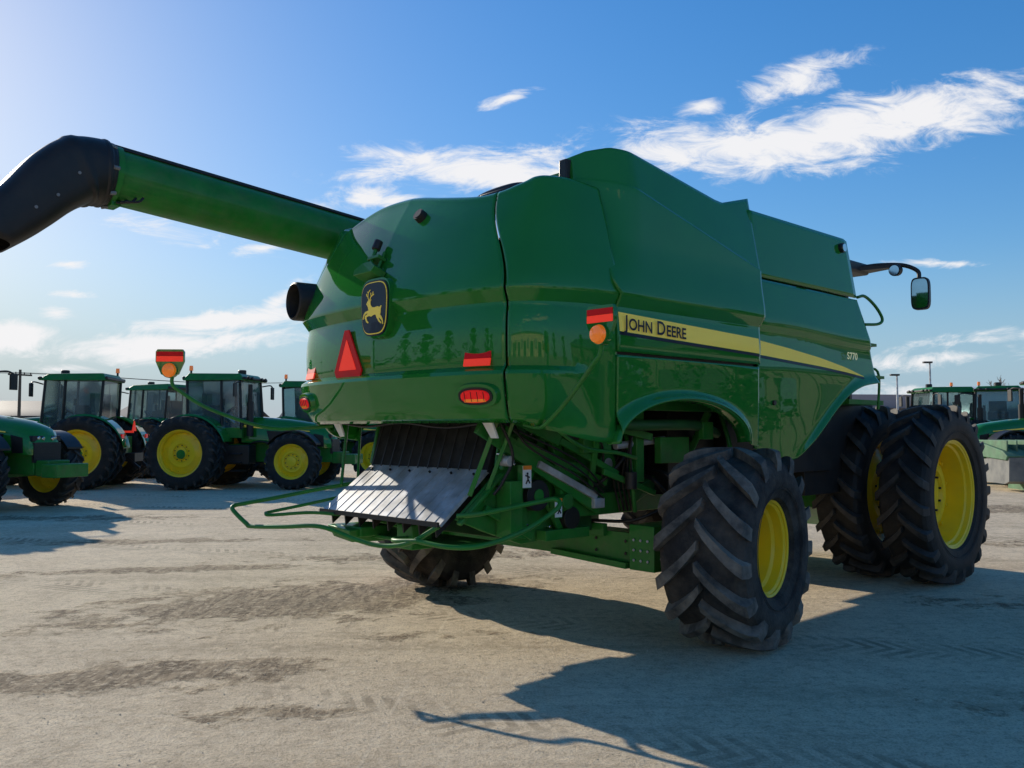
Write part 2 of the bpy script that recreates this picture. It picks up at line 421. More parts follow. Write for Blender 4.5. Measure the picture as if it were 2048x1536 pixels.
for i,(s,m,d0,d1) in enumerate(((1.10,0,-.14,.008),(1.02,1,.0,.018),(.965,2,.0,.022),(.925,1,.0,.026))):
    b.prism(shield(s),lambda x,y:F(x,y,d0),lambda x,y:F(x,y,d1),m)
deer=[(.10,.62),(.17,.69),(.23,.725),(.27,.70),(.36,.735),(.31,.665),(.33,.58),(.42,.515),(.55,.505),(.70,.52),(.80,.49),(.87,.53),(.91,.52),(.86,.44),(.86,.36),(.83,.29),(.90,.24),(.97,.15),(1.0,.03),(.965,.03),(.93,.13),(.84,.19),(.745,.235),(.80,.15),(.90,.08),(.89,.05),(.77,.11),(.66,.22),(.60,.31),(.48,.31),(.36,.27),(.24,.30),(.10,.27),(.155,.17),(.22,.13),(.19,.105),(.11,.14),(.02,.26),(.04,.315),(.20,.365),(.10,.37),(.00,.33),(-.06,.22),(-.09,.235),(-.04,.35),(.04,.42),(.22,.445),(.20,.52),(.16,.575)]
S_=.255
dp=[((x-.47)*S_,(y-.46)*S_*1.15-.01) for x,y in deer]
b.prism(dp,lambda x,y:F(x,y,.02),lambda x,y:F(x,y,.030),2)
for pth in([(.24,.72),(.18,.80),(.20,.92),(.30,.99)],[(.19,.82),(.12,.84),(.10,.90)],[(.20,.90),(.15,.95)],[(.27,.71),(.33,.80),(.42,.84),(.45,.93)],[(.35,.82),(.33,.91)],[(.41,.84),(.50,.86)]):
    P=[F((x-.47)*S_,(y-.46)*S_*1.15-.01,.026) for x,y in pth]
    b.tube(P,.0045,n=5,m=2,k=3)
b.obj('deer_badge',[GREEN,NAVY,YELS],CMB,recalc=True)
F2=on_rear(-.36,2.26,.016)
def tri(s,da0=5):
    pts=[]
    for a in(90,210,330):
        for da in(-da0,da0): pts.append((.235*s*math.cos(rad(a+da)),.245*s*math.sin(rad(a+da))-.01))
    return pts
b=B(); b.prism(tri(1,8),lambda x,y:F2(x,y,0),lambda x,y:F2(x,y,.012),0); b.prism(tri(.66,1),lambda x,y:F2(x,y,.0),lambda x,y:F2(x,y,.016),1)
b.obj('slow_vehicle_triangle',[DRED,ORED],CMB)
def ell(rx,rz): return [(rx*math.copysign(abs(math.cos(t))**.8,math.cos(t)),rz*math.copysign(abs(math.sin(t))**.8,math.sin(t))) for t in [2*math.pi*k/36 for k in range(36)]]
for s in(1,-1):
    G=on_rear(s*1.12,2.175,.01); b=B()
    b.prism([(-.112,0),(.112,0),(.112,.052),(-.112,.052)],lambda x,y:G(x,y,0),lambda x,y:G(x,y,.012),1)
    b.prism([(-.112,-.052),(.112,-.052),(.112,-.001),(-.112,-.001)],lambda x,y:G(x,y,0),lambda x,y:G(x,y,.012),0)
    b.obj('reflector',[ORED,DRED],CMB)
    G=on_rear(s*1.14,1.925,.005); b=B()
    b.prism(ell(.200,.105),lambda x,y:G(x,y,-.08),lambda x,y:G(x*.86,y*.82,.035),0)
    b.prism(ell(.142,.062),lambda x,y:G(x,y,.0),lambda x,y:G(x,y,.042),1)
    b.prism(ell(.128,.050),lambda x,y:G(x,y,.03),lambda x,y:G(x*.9,y*.9,.052),2)
    b.prism([(-.095,-.048),(.095,-.048),(.09,-.022),(-.09,-.022)],lambda x,y:G(x*.95,y*.8,.04),lambda x,y:G(x*.95,y*.8,.0535),3)
    for k in range(4): b.beam(G(-.08+.053*k,-.035,.054),G(-.08+.053*k,.035,.054),.003,.004,m=1)
    b.obj('tail_light',[GREEN,BLACK,RED,AMB],CMB)
b=B()
G=on_rear(-.02,3.02,.01)
b.prism([(-.13,-.18),(.13,-.18),(.15,-.13),(.06,-.08),(-.06,-.08),(-.15,-.13)],lambda x,y:G(x,y,0),lambda x,y:G(x,y,.12),0)
b.cyl(G(-.04,-.1,.05),G(-.05,.10,.06),.016,m=0); b.cyl(G(-.05,.08,.06),G(-.05,.16,.06),.035,m=1); b.cyl(G(.05,-.12,.03),G(.05,.06,.03),.012,m=0)
b.prism([(-.09,-.02),(.07,-.02),(.07,.01),(-.09,.01)],lambda x,y:G(x,y,.0),lambda x,y:G(x,y,.08),0)
b.obj('camera_bracket',[GREEN2,BLACK],CMB,bevel=.004)
b=B(); G=on_rear(.30,3.34,0)
b.cyl(G(0,0,-.02),G(0,0,.06),.055,.05,m=0); b.cyl(G(0,0,.05),G(0,0,.065),.04,m=0); b.obj('rear_camera',[BLACK,MIR],CMB)
b=B()
c=Vector((-1.30,-1.82,2.84)); d=Vector((-.12,-1,0)).normalized()
P=[(-.15,.185),(0,.175),(.22,.175),(.24,.17),(.25,.155),(.22,.145),(.02,.14),(.02,.0)]
vs=[];fs=[];n=32
a1=d.orthogonal().normalized();b1=d.cross(a1)
for x,r in P:
    for i in range(n):
        t=2*math.pi*i/n; vs.append(c+d*(x+.06)+(a1*math.cos(t)+b1*math.sin(t))*r)
for k in range(len(P)-1):
    for i in range(n): fs.append((k*n+i,k*n+(i+1)%n,(k+1)*n+(i+1)%n,(k+1)*n+i))
b.add(vs,fs)
b.obj('exhaust_duct',[BLACK],CMB)
# ---- unloading auger
AUG=empty('unloading_auger',(0,0,0),0,CMB)
AX=-1.72
A1=Vector((AX,-3.62,3.775)); A0=Vector((AX,.9,3.37)); D=(A1-A0).normalized()
RT=.228
b=B(); b.cyl(A0,A1,RT,n=56,caps=True)
p=A0.lerp(A1,.995); b.cyl(p-D*.03,p+D*.02,RT+.022,n=56)
b.obj('auger_tube',GREEN2,AUG)
b=B()
up=Vector((0,0,1)); up=(up-D*up.dot(D)).normalized()
for i in range(40):
    t=.45+.55*i/40+random.uniform(-.003,.003); p=A0.lerp(A1,t)+up*(RT+.010); b.beam(p,p+D*.02,.02,.024,m=1)
b.beam(A0.lerp(A1,.4)+up*(RT+.005)+Vector((.05,0,0)),A1+up*(RT+.005)+Vector((.05,0,0)),.08,.018,m=1,up=up)
b.tube([A0.lerp(A1,t)+Vector((.1+.005*math.sin(t*50),0,RT-.012)) for t in [.40+.6*k/12 for k in range(13)]],.014,m=1)
b.obj('auger_top_seam',[GREEN2,BLACK],AUG)
b=B()
sp=[(A1,.255,.255),(A1+Vector((0,-.10,.00)),.262,.262),(A1+Vector((0,-.26,-.03)),.27,.26),(A1+Vector((0,-.44,-.17)),.275,.24),(A1+Vector((0,-.65,-.40)),.275,.21),(A1+Vector((0,-.92,-.66)),.275,.20)]
dirs=[(0,-1,.05),(0,-1,-.05),(0,-.88,-.45),(0,-.72,-.69),(0,-.65,-.76),(0,-.30,-.95)]
CP=catmull([p for p,_,_ in sp],6); vs=[];n=32
for i,p in enumerate(CP):
    t=i/(len(CP)-1)*5; k=min(4,int(t)); f=t-k
    dd=Vector(dirs[k]).lerp(Vector(dirs[k+1]),f).normalized(); rx=sp[k][1]*(1-f)+sp[k+1][1]*f; rz=sp[k][2]*(1-f)+sp[k+1][2]*f
    if i in(3,4,11,12): rx+=.010; rz+=.010
    sx=Vector((1,0,0)); sz=sx.cross(dd).normalized()
    ex=1-.5*min(1,t/2.5)
    for j in range(n):
        an=2*math.pi*j/n; ca,sa=math.cos(an),math.sin(an)
        vs.append(p+sx*rx*math.copysign(abs(ca)**ex,ca)+sz*rz*math.copysign(abs(sa)**ex,sa))
fs=[(i*n+j,i*n+(j+1)%n,(i+1)*n+(j+1)%n,(i+1)*n+j) for i in range(len(CP)-1) for j in range(n)]
b.add(vs,fs)
for an in range(0,360,45):
    o_=Vector((math.cos(rad(an))*.262,0,math.sin(rad(an))*.262)); b.cyl(A1+o_+Vector((0,.0,.0)),A1+o_*1.04+Vector((0,-.04,0)),.012,n=8,m=1)
for y,z in((-.3,-.1),(-.45,-.3),(-.6,-.42)): b.cyl(A1+Vector((.2,y,z)),A1+Vector((.281,y,z)),.008,n=8,m=1)
b.obj('auger_spout',[BLACK,pm('dull_bolt',(.2,.2,.2),.5)],AUG,solid=.012,angle=24)
b=B()
for k in range(6): b.tube([(AX+.2-.05*k,-3.40-.04*k,3.585),(AX+.22-.05*k,-3.45-.04*k,3.54),(AX+.2-.04*k,-3.55-.02*k,3.53)],.012,m=1,n=6)
b.box(AX-.08,AX+.10,-3.62,-3.54,3.51,3.55)
b.obj('spout_bracket',[GREEN2,BLACK],AUG,bevel=.005)
# ---- wheels
TRm=tyre_mesh('rear_tyre',.775,.72,.35,15,.075,[RUBD,RUBDL],.044)
RRm=rim_mesh('rear_rim',.72,.355,-.02,hub=.13,proud=.05)
TFm=tyre_mesh('front_tyre',.985,.52,.57,21,.065,[RUB,RUBL],.036)
RFm=rim_mesh('front_rim',.52,.575,-.10,hub=.18,proud=.05)
RFi=rim_mesh('inner_rim',.52,.575,.08,hub=.18,proud=.05)
place_wheel(CMB,(1.88,0,.77),TRm,RRm,1,rad(9.7),.1)
place_wheel(CMB,(-1.80,0,.77),TRm,RRm,-1,rad(9.7),.4)
for s in(1,-1):
    place_wheel(CMB,(s*1.80,4.08,.98),TFm,RFm,s,0,.2); place_wheel(CMB,(s*1.08,4.08,.98),TFm,RFi,s,0,.35)
# ---- chassis
b=B()
b.box(-1.35,1.35,-.42,-.16,.60,.84); b.box(-1.45,-1.2,-.5,-.05,.56,.92); b.box(1.2,1.45,-.5,-.05,.56,.92)
b.box(-.35,.35,-.45,.1,.84,1.2)
for bx in(.78,1.1):
    b.cyl((bx,-.425,.77),(bx,-.432,.77),.014,n=10,m=2); b.cyl((bx,-.425,.67),(bx,-.432,.67),.014,n=10,m=2)
for y in(-.45,-.38,-.3):
    for z in(.66,.74,.82): b.cyl((1.452,y+.03,z),(1.465,y+.03,z),.014,n=8,m=1)
for xx in(1.25,1.32,1.39):
    for z in(.64,.72,.80): b.cyl((xx,-.505,z),(xx,-.512,z),.012,n=8,m=1)
b.box(.2,.9,-.47,-.42,.80,.90); b.beam((.3,-.46,.62),(1.15,-.46,.58),.06,.05)
b.cyl((1.35,-.05,.785),(1.62,-.02,.785),.16); b.cyl((-1.62,-.05,.785),(-1.35,-.02,.785),.16)
b.cyl((-1.2,-.02,.70),(1.2,-.02,.70),.03,m=1)
b.tube([(-1.1,-.46,.9),(-.5,-.47,.93),(.2,-.47,.9),(.8,-.46,.92),(1.2,-.46,.95),(1.4,-.3,1.05)],.014,m=2)
b.obj('rear_axle',[GREEN2,STEEL,BLACK],CMB,bevel=.012)
b=B()
for s in(1,-1):
    b.box(s*.86-.06,s*.86+.06,-1.0,4.3,.98,1.16)
    b.beam((s*.92,-.3,1.05),(s*.92,1.6,1.75),.07,.12); b.beam((s*.92,.5,1.05),(s*.92,.5,1.85),.09,.09)
    b.beam((s*.92,-.95,1.05),(s*.92,-1.15,1.85),.07,.1)
    b.box(s*1.25-.05,s*1.25+.05,-1.2,1.4,1.84,1.94); b.beam((s*1.25,-.9,1.84),(s*.95,-.7,1.2),.05,.06)
    b.beam((s*1.25,.55,1.84),(s*.95,.45,1.2),.05,.06)
b.box(-.9,.9,3.85,4.35,.75,1.2)
b.cyl((-1.6,4.08,.98),(1.6,4.08,.98),.15)
b.obj('chassis_frame',GREEN2,CMB,bevel=.01)
b=B(); b.box(-.78,.78,-1.35,3.6,1.0,1.95); b.box(-1.2,1.2,.9,2.9,1.25,2.1,1); b.box(-1.15,1.15,2.4,3.7,1.0,2.0,1)
b.cyl((.80,.1,1.45),(.86,.1,1.45),.27,m=1); b.cyl((.80,.95,1.5),(.9,.95,1.5),.2,m=1)
b.box(.80,1.10,.15,.85,1.12,1.85,1)
for k in range(6): b.box(.78,.80,-1.1+.22*k,-1.07+.22*k,1.18,1.9)
for k in range(4): b.cyl((.86,.1,1.45),(.87+.004*k,.1,1.45),.25-.05*k,m=1)
b.obj('separator_housing',[DKGREEN,BLACK],CMB,bevel=.02)
b=B()
b.tube([(.95,-.6,1.75),(1.3,-.55,1.72),(1.35,.2,1.72),(1.3,.6,1.65)],.045,m=3)
b.tube([(.9,.0,1.3),(1.15,-.1,1.25),(1.2,.1,1.05),(1.3,.1,.95)],.018,m=2); b.tube([(.9,.1,1.35),(1.2,.0,1.3),(1.25,.2,1.05),(1.35,.15,.92)],.018,m=2)
b.box(1.15,1.22,-.1,.3,1.4,1.62,0); b.box(1.10,1.16,-.35,-.25,1.25,1.85,0)
b.cyl((1.1,-.55,1.55),(1.1,.1,1.6),.03,m=1); b.box(1.35,1.40,.25,.40,1.6,1.75,0)
b.tube([(1.3,.65,1.85),(1.4,.66,1.5),(1.38,.62,1.2),(1.3,.5,1.1)],.02,m=0)
for k in range(5): b.tube([(1.0+.03*k,-.2,1.86),(1.02+.04*k,-.28-.04*k,1.6),(.95+.05*k,-.40,1.35-.02*k),(.98,-.35+.05*k,1.0)],.011,m=2,n=6)
b.box(.90,1.12,-.95,-.62,1.50,1.72,0); b.cyl((1.0,-.78,1.72),(1.0,-.78,1.80),.06,m=2); b.cyl((.88,-.5,1.4),(.98,-.5,1.4),.10,m=0); b.cyl((.98,-.5,1.4),(.99,-.5,1.4),.05,m=1)
b.beam((1.15,-.9,1.75),(1.2,-.2,1.62),.03,.06); b.beam((1.1,-.7,1.35),(1.15,-.1,1.15),.03,.05); b.cyl((1.18,-.45,1.2),(1.18,-.45,1.34),.05,m=2)
b.tube([(1.25,-1.2,1.8),(1.22,-.9,1.62),(1.1,-.7,1.5),(1.05,-.65,1.3)],.012,m=2,n=6)
b.obj('hydraulic_lines',[GREEN2,STEEL,BLACK,DKGREEN],CMB,bevel=.005)
# rear chute
b=B()
b.hexa([(-.77,-1.66,1.345),(.77,-1.66,1.345),(.77,-1.62,1.345),(-.77,-1.62,1.345),(-.80,-1.50,1.84),(.80,-1.50,1.84),(.80,-1.46,1.84),(-.80,-1.46,1.84)],0)
for i in range(12):
    x=-.72+1.44*i/11; b.beam((x,-1.675,1.37),(x,-1.53,1.80),.012,.006,m=1,up=(0,-1,0))
b.obj('straw_hood_curtain',[CHUTE,BLACK],CMB)
b=B()
b.hexa([(-.80,-2.13,1.00),(.80,-2.13,1.00),(.80,-2.11,.985),(-.80,-2.11,.985),(-.77,-1.64,1.385),(.77,-1.64,1.385),(.77,-1.62,1.365),(-.77,-1.62,1.365)],0)
for i in range(13):
    x=-.72+1.44*i/12; P0=Vector((x,-2.12,1.0085));P1=Vector((x*.965,-1.65,1.3775)); b.beam(P0,P1,.008,.006,m=0,up=(0,-.62,.78))
for i in range(8):
    x=-.7+1.4*i/7; b.hexa([(x-.008,-2.08,.90),(x+.008,-2.08,.90),(x+.008,-1.66,1.22),(x-.008,-1.66,1.22),(x-.008,-2.09,.975),(x+.008,-2.09,.975),(x+.008,-1.66,1.315),(x-.008,-1.66,1.315)],1)
b.box(-.80,.80,-2.15,-2.13,.985,1.02,1)
for i in range(6):
    x=-.68+1.36*i/5; b.cyl((x,-1.70,1.34),(x,-1.71,1.352),.010,n=8,m=1)
b.obj('tailboard',[STEEL,BLACK,CHROME],CMB)
b=B()
for s in(1,-1):
    x0,x1=(s*.80,s*.83)
    poly=[(-2.0,1.03),(-1.62,1.34),(-1.54,1.84),(-.55,1.84),(-.45,1.1),(-.9,.82),(-1.35,.80),(-1.75,.93)]
    b.prism(poly,lambda a,z:(x0,a,z),lambda a,z:(x1,a,z))
    b.box(min(x1,s*.90),max(x1,s*.90),-1.55,-1.35,.85,1.25)
    b.beam((s*.86,-2.0,1.0),(s*.86,-1.58,1.35),.05,.03); b.beam((s*.86,-1.58,1.38),(s*.86,-1.48,1.84),.05,.03)
b.box(-.80,.80,-1.45,-.5,.84,1.3,1); b.cyl((-.78,-1.25,1.1),(.78,-1.25,1.1),.24,m=1)
b.box(-.7,.7,-1.95,-1.5,.80,.83); b.box(-.55,-.25,-2.1,-1.8,.82,.9); b.box(.1,.3,-2.0,-1.8,.76,.95)
b.hexa([(-.62,-2.12,.80),(-.30,-2.15,.78),(-.34,-1.8,.76),(-.6,-1.8,.78),(-.66,-2.16,.90),(-.26,-2.2,.88),(-.3,-1.78,.90),(-.62,-1.78,.90)],0)
b.obj('straw_chopper',[GREEN2,DKGREEN],CMB,bevel=.008)
b=B()
b.beam((.90,-1.85,1.72),(.98,-.62,1.06),.04,.13,m=0); b.beam((.93,-1.50,1.60),(1.0,-.55,1.25),.03,.06,m=0)
b.beam((.96,-1.30,1.42),(1.0,-.68,1.14),.05,.055,m=1); b.box(.97,1.03,-.72,-.60,1.05,1.13,1)
b.cyl((.86,-1.30,1.18),(.97,-1.30,1.18),.12,m=2); b.cyl((.86,-.9,.98),(.95,-.9,.98),.09,m=2)
b.cyl((.97,-1.30,1.18),(.98,-1.30,1.18),.05,m=0)
b.beam((.90,-1.55,.95),(.90,-1.15,1.70),.04,.08); b.beam((.88,-.95,.85),(.92,-1.2,1.2),.03,.06)
b.box(.84,1.0,-1.62,-1.5,.88,1.3); b.box(.84,.95,-1.2,-.7,.82,.9)
b.beam((.98,-1.7,1.82),(1.05,-1.15,1.60),.03,.09); b.beam((1.05,-1.15,1.60),(1.08,-.5,1.32),.03,.05); b.beam((.86,-1.75,1.1),(.9,-1.3,.86),.03,.06)
b.tube([(.95,-1.72,1.8),(1.0,-1.6,1.5),(.95,-1.65,1.3),(.9,-1.7,1.2)],.012,m=2)
for a,z in((-1.7,1.62),(-1.6,1.5),(-1.45,1.55),(-1.2,1.5),(-1.0,1.3),(-.8,1.2),(-1.55,1.05),(-1.35,.95),(-1.1,.92),(-.75,1.05),(-1.62,1.25),(-1.48,1.42),(-1.3,1.65),(-1.1,1.7),(-.9,1.6)):
    b.cyl((.83,a,z),(.90,a,z),.014,n=8,m=3)
b.tube([(.95,-.2,1.7),(1.1,-.4,1.5),(1.05,-.6,1.3),(.95,-.7,1.2)],.014,m=2); b.tube([(.9,-1.2,1.75),(1.05,-1.0,1.62),(1.05,-.6,1.6),(1.0,-.2,1.45)],.012,m=2)
b.tube([(1.0,-.35,1.85),(1.12,-.38,1.4),(1.1,-.3,1.0)],.018,m=0)
b.tube([(1.2,-1.4,1.72),(1.25,-1.1,1.55),(1.25,-.7,1.50),(1.2,-.4,1.45)],.016,m=0)
for k in range(3): b.tube([(.92,-1.75+.1*k,1.78),(1.0+.03*k,-1.5,1.66-.05*k),(1.08,-1.0,1.45-.06*k),(1.02,-.6,1.22-.05*k)],.010,m=2,n=6)
b.box(.88,.96,-1.05,-.80,1.28,1.42); b.cyl((.88,-1.0,1.12),(1.0,-1.0,1.12),.06,m=0); b.cyl((.90,-1.62,1.45),(1.0,-1.62,1.45),.04,m=1)
b.obj('chopper_linkage',[GREEN2,STEEL,BLACK,CHROME],CMB,bevel=.004)
for a,z,w,h in((-1.46,1.33,.085,.165),(-1.10,1.075,.075,.145)):
    b=B(); bx=1.005 if a<-1.3 else .985
    b.box(bx-.05,bx,a-w/2-.005,a+w/2+.005,z-h/2-.005,z+h/2+.005,3)
    b.box(bx,bx+.006,a-w/2,a+w/2,z-h/2,z+h/2,0); b.box(bx+.004,bx+.009,a-w/2,a+w/2,z+h*.32,z+h/2,1)
    X=lambda u,v:(bx+.010,a+u*w,z+v*h)
    b.cyl((bx+.007,a,z+h*.14),(bx+.011,a,z+h*.14),.009,n=10,m=2)
    for p0,p1 in(((0,.08),(.05,-.12)),((0,.02),(-.25,.06)),((0,.02),(.25,-.04)),((.05,-.12),(-.2,-.32)),((.05,-.12),(.28,-.3))): b.beam(X(*p0),X(*p1),.004,.010,m=2,up=(0,1,.3))
    b.obj('warning_decal',[WHT,ORG,BLACK,GREEN2],CMB)
# guard loops
b=B()
b.tube([(.84,-2.0,1.06),(.98,-1.9,1.08),(1.15,-1.5,1.15),(1.22,-1.38,1.17),(1.27,-1.38,1.13),(1.27,-1.5,1.06),(1.25,-1.75,.96),(1.18,-2.05,.885),(1.0,-2.2,.87),(.7,-2.25,.89)],.018)
b.tube([(.7,-2.25,.89),(.45,-2.26,.87),(.3,-2.15,.86),(.2,-1.9,.84)],.018)
b.obj('guard_rail',GREEN2,CMB)
b=B()
b.tube([(-.83,-1.55,1.24),(-1.0,-2.0,1.17),(-1.13,-2.4,1.10),(-1.20,-2.66,1.06),(-1.20,-2.72,1.05),(-1.16,-2.75,1.02),(-.98,-2.72,.92),(-.92,-2.70,.90),(-.55,-2.62,.92),(-.2,-2.50,.94),(.1,-2.38,.86),(.35,-2.32,.83),(.62,-2.26,.87),(.78,-2.12,.99)],.018)
b.tube([(-.82,-1.75,1.13),(-.92,-2.2,1.05),(-.99,-2.5,1.0),(-.97,-2.55,.99),(-.92,-2.53,.98),(-.7,-2.3,1.0),(-.55,-2.1,.98)],.014)
b.obj('guard_rail',GREEN2,CMB)
b=B()
for s in(1,-1):
    b.hexa([(s*.98,-1.80,1.62),(s*1.05,-1.80,1.62),(s*1.05,-1.78,1.62),(s*.98,-1.78,1.62),(s*.95,-1.87,1.75),(s*1.06,-1.87,1.75),(s*1.06,-1.85,1.75),(s*.95,-1.85,1.75)],1)
    b.beam((s*1.0,-1.75,1.76),(s*.86,-1.9,1.2),.02,.035); b.beam((s*1.02,-1.6,1.76),(s*.84,-1.75,1.15),.02,.03)
b.box(-1.25,1.25,-1.80,-1.5,1.77,1.83)
for k in range(7): b.cyl((-.9+.3*k,-1.78,1.765),(-.9+.3*k,-1.78,1.745),.02,n=8,m=2)
b.tube([(-1.1,-1.8,1.75),(-.6,-1.82,1.71),(-.1,-1.81,1.74),(.5,-1.82,1.70),(1.05,-1.8,1.75)],.012,m=2,n=6)
b.obj('chute_hanger',[GREEN2,WHT,BLACK],CMB,bevel=.003)
def marker(path,lampc,facing,lw,lh):
    b=B(); b.tube(path,.016)
    b.obj('marker_arm',GREEN2,CMB)
    c=Vector(lampc); f=Vector(facing).normalized(); r=f.cross(Vector((0,0,1))).normalized()
    X=lambda x,y,d:tuple(c+r*x+Vector((0,0,y))+f*d)
    b=B()
    body=[(-lw/2,.13),(-lw/2+.015,.150),(lw/2-.015,.150),(lw/2,.13),(lw/2,.045),(lw*.3,-.065),(0,-.09),(-lw*.3,-.065),(-lw/2,.045)]
    b.prism(body,lambda x,y:X(x,y,-.015),lambda x,y:X(x,y,.015),0)
    b.prism([(-lw/2+.008,.045),(lw/2-.008,.045),(lw/2-.008,.09),(-lw/2+.008,.09)],lambda x,y:X(x,y,.01),lambda x,y:X(x,y,.02),2)
    b.prism([(-lw/2+.008,.092),(lw/2-.008,.092),(lw/2-.008,.13),(-lw/2+.008,.13)],lambda x,y:X(x,y,.01),lambda x,y:X(x,y,.02),3)
    b.cyl(X(0,-.03,-.03),X(0,-.03,.03),.066,.066,m=0,n=28)
    b.cyl(X(0,-.03,.03),X(0,-.03,.055),.061,.052,m=1,n=28); b.cyl(X(0,-.03,.055),X(0,-.03,.066),.052,.02,m=1,n=28)
    b.cyl(X(0,-.03,-.03),X(0,-.03,-.05),.056,.03,m=1,n=28)
    b.obj('marker_light',[GREEN,AMB,ORED,DRED],CMB)
marker([(1.25,-1.72,1.72),(1.40,-1.74,1.70),(1.52,-1.78,1.72),(1.80,-1.85,1.88),(2.10,-1.93,2.10),(2.16,-1.94,2.15),(2.18,-1.945,2.22)],(2.20,-1.97,2.30),(.0,-1,0),.225,.25)
marker([(-1.25,-1.75,1.72),(-1.38,-1.95,1.70),(-1.48,-2.30,1.705),(-1.62,-2.75,1.86),(-1.70,-3.0,2.02),(-1.72,-3.05,2.08),(-1.72,-3.05,2.14)],(-1.72,-3.07,2.22),(.75,-.65,0),.24,.25)
b=B(); b.cyl((1.55,2.45,3.53),(1.60,2.45,3.53),.05,m=0); b.cyl((1.60,2.45,3.53),(1.61,2.45,3.53),.04,m=1); b.obj('work_light',[BLACK,CHROME],CMB)
b=B(); b.cyl((1.66,.92,1.92),(1.695,.92,1.92),.022); b.obj('panel_latch',BLACK,CMB)
# ---- cab
b=B()
b.box(-.8,.8,2.75,4.2,1.75,2.0)
for x in(-.78,.78):
    for y in(2.8,4.15): b.beam((x,y,2.0),(x*.97,y,3.58),.07,.07)
b.obj('cab_frame',[BLACK],CMB,bevel=.01)
b=B(); b.box(-.77,.77,2.82,4.13,2.0,3.56); b.obj('cab_glass',GLASS,CMB,bevel=.05)
b=B(); b.box(-.86,.86,2.7,4.62,3.60,3.74); b.box(-.7,.7,2.9,4.3,3.74,3.80,1); b.obj('cab_roof',[BLACK,GREEN2],CMB,bevel=.04)
for s in(1,-1):
    b=B()
    b.tube([(s*.80,4.45,3.68),(s*1.0,4.55,3.70),(s*1.25,4.66,3.68),(s*1.40,4.72,3.60),(s*1.42,4.72,3.5)],.026)
    b.hexa([(s*.80,4.3,3.62),(s*1.25,4.62,3.66),(s*1.25,4.66,3.66),(s*.80,4.6,3.62),(s*.80,4.3,3.67),(s*1.25,4.62,3.69),(s*1.25,4.66,3.69),(s*.80,4.6,3.67)])
    b.cyl((s*1.20,4.62,3.62),(s*1.20,4.54,3.61),.07,m=0); b.cyl((s*1.20,4.54,3.61),(s*1.20,4.53,3.61),.06,m=1)
    b.obj('mirror_arm',[BLACK,CHROME],CMB)
for s in(1,-1):
    b=B(); c=Vector((s*1.43,4.72,3.32)); f=Vector((.1*s,-1,0)).normalized(); r=Vector((1,.1*s,0)).normalized()
    rr=[(.105*math.copysign(abs(math.cos(t))**.45,math.cos(t)),.195*math.copysign(abs(math.sin(t))**.45,math.sin(t))) for t in [2*math.pi*k/32 for k in range(32)]]
    b.prism(rr,lambda x,y:tuple(c+r*x+Vector((0,0,y))-f*.05),lambda x,y:tuple(c+r*x+Vector((0,0,y))+f*.02),0)
    b.prism(rr,lambda x,y:tuple(c+r*x*.86+Vector((0,0,y*.9))+f*.01),lambda x,y:tuple(c+r*x*.86+Vector((0,0,y*.9))+f*.024),1)
    b.obj('mirror',[BLACK,MIR],CMB)
b=B()
b.tube([(1.60,2.72,3.05),(1.62,2.85,3.07),(1.64,3.05,2.98),(1.65,3.18,2.86),(1.64,3.1,2.80),(1.6,2.88,2.78)],.016)
b.box(1.2,1.62,2.9,3.1,2.56,2.59); b.box(1.25,1.65,2.95,3.2,2.22,2.25); b.tube([(1.5,2.9,2.3),(1.6,3.15,2.3),(1.6,3.15,1.9)],.014); b.box(-1.6,1.5,2.7,3.5,1.95,2.0)
b.obj('access_handrail',GREEN2,CMB)
b=B(); b.hexa([(-.7,3.9,1.0),(.7,3.9,1.0),(.7,5.6,.35),(-.7,5.6,.35),(-.7,3.9,1.75),(.7,3.9,1.75),(.7,5.6,1.1),(-.7,5.6,1.1)]); b.obj('feeder_house',GREEN2,CMB,bevel=.02)
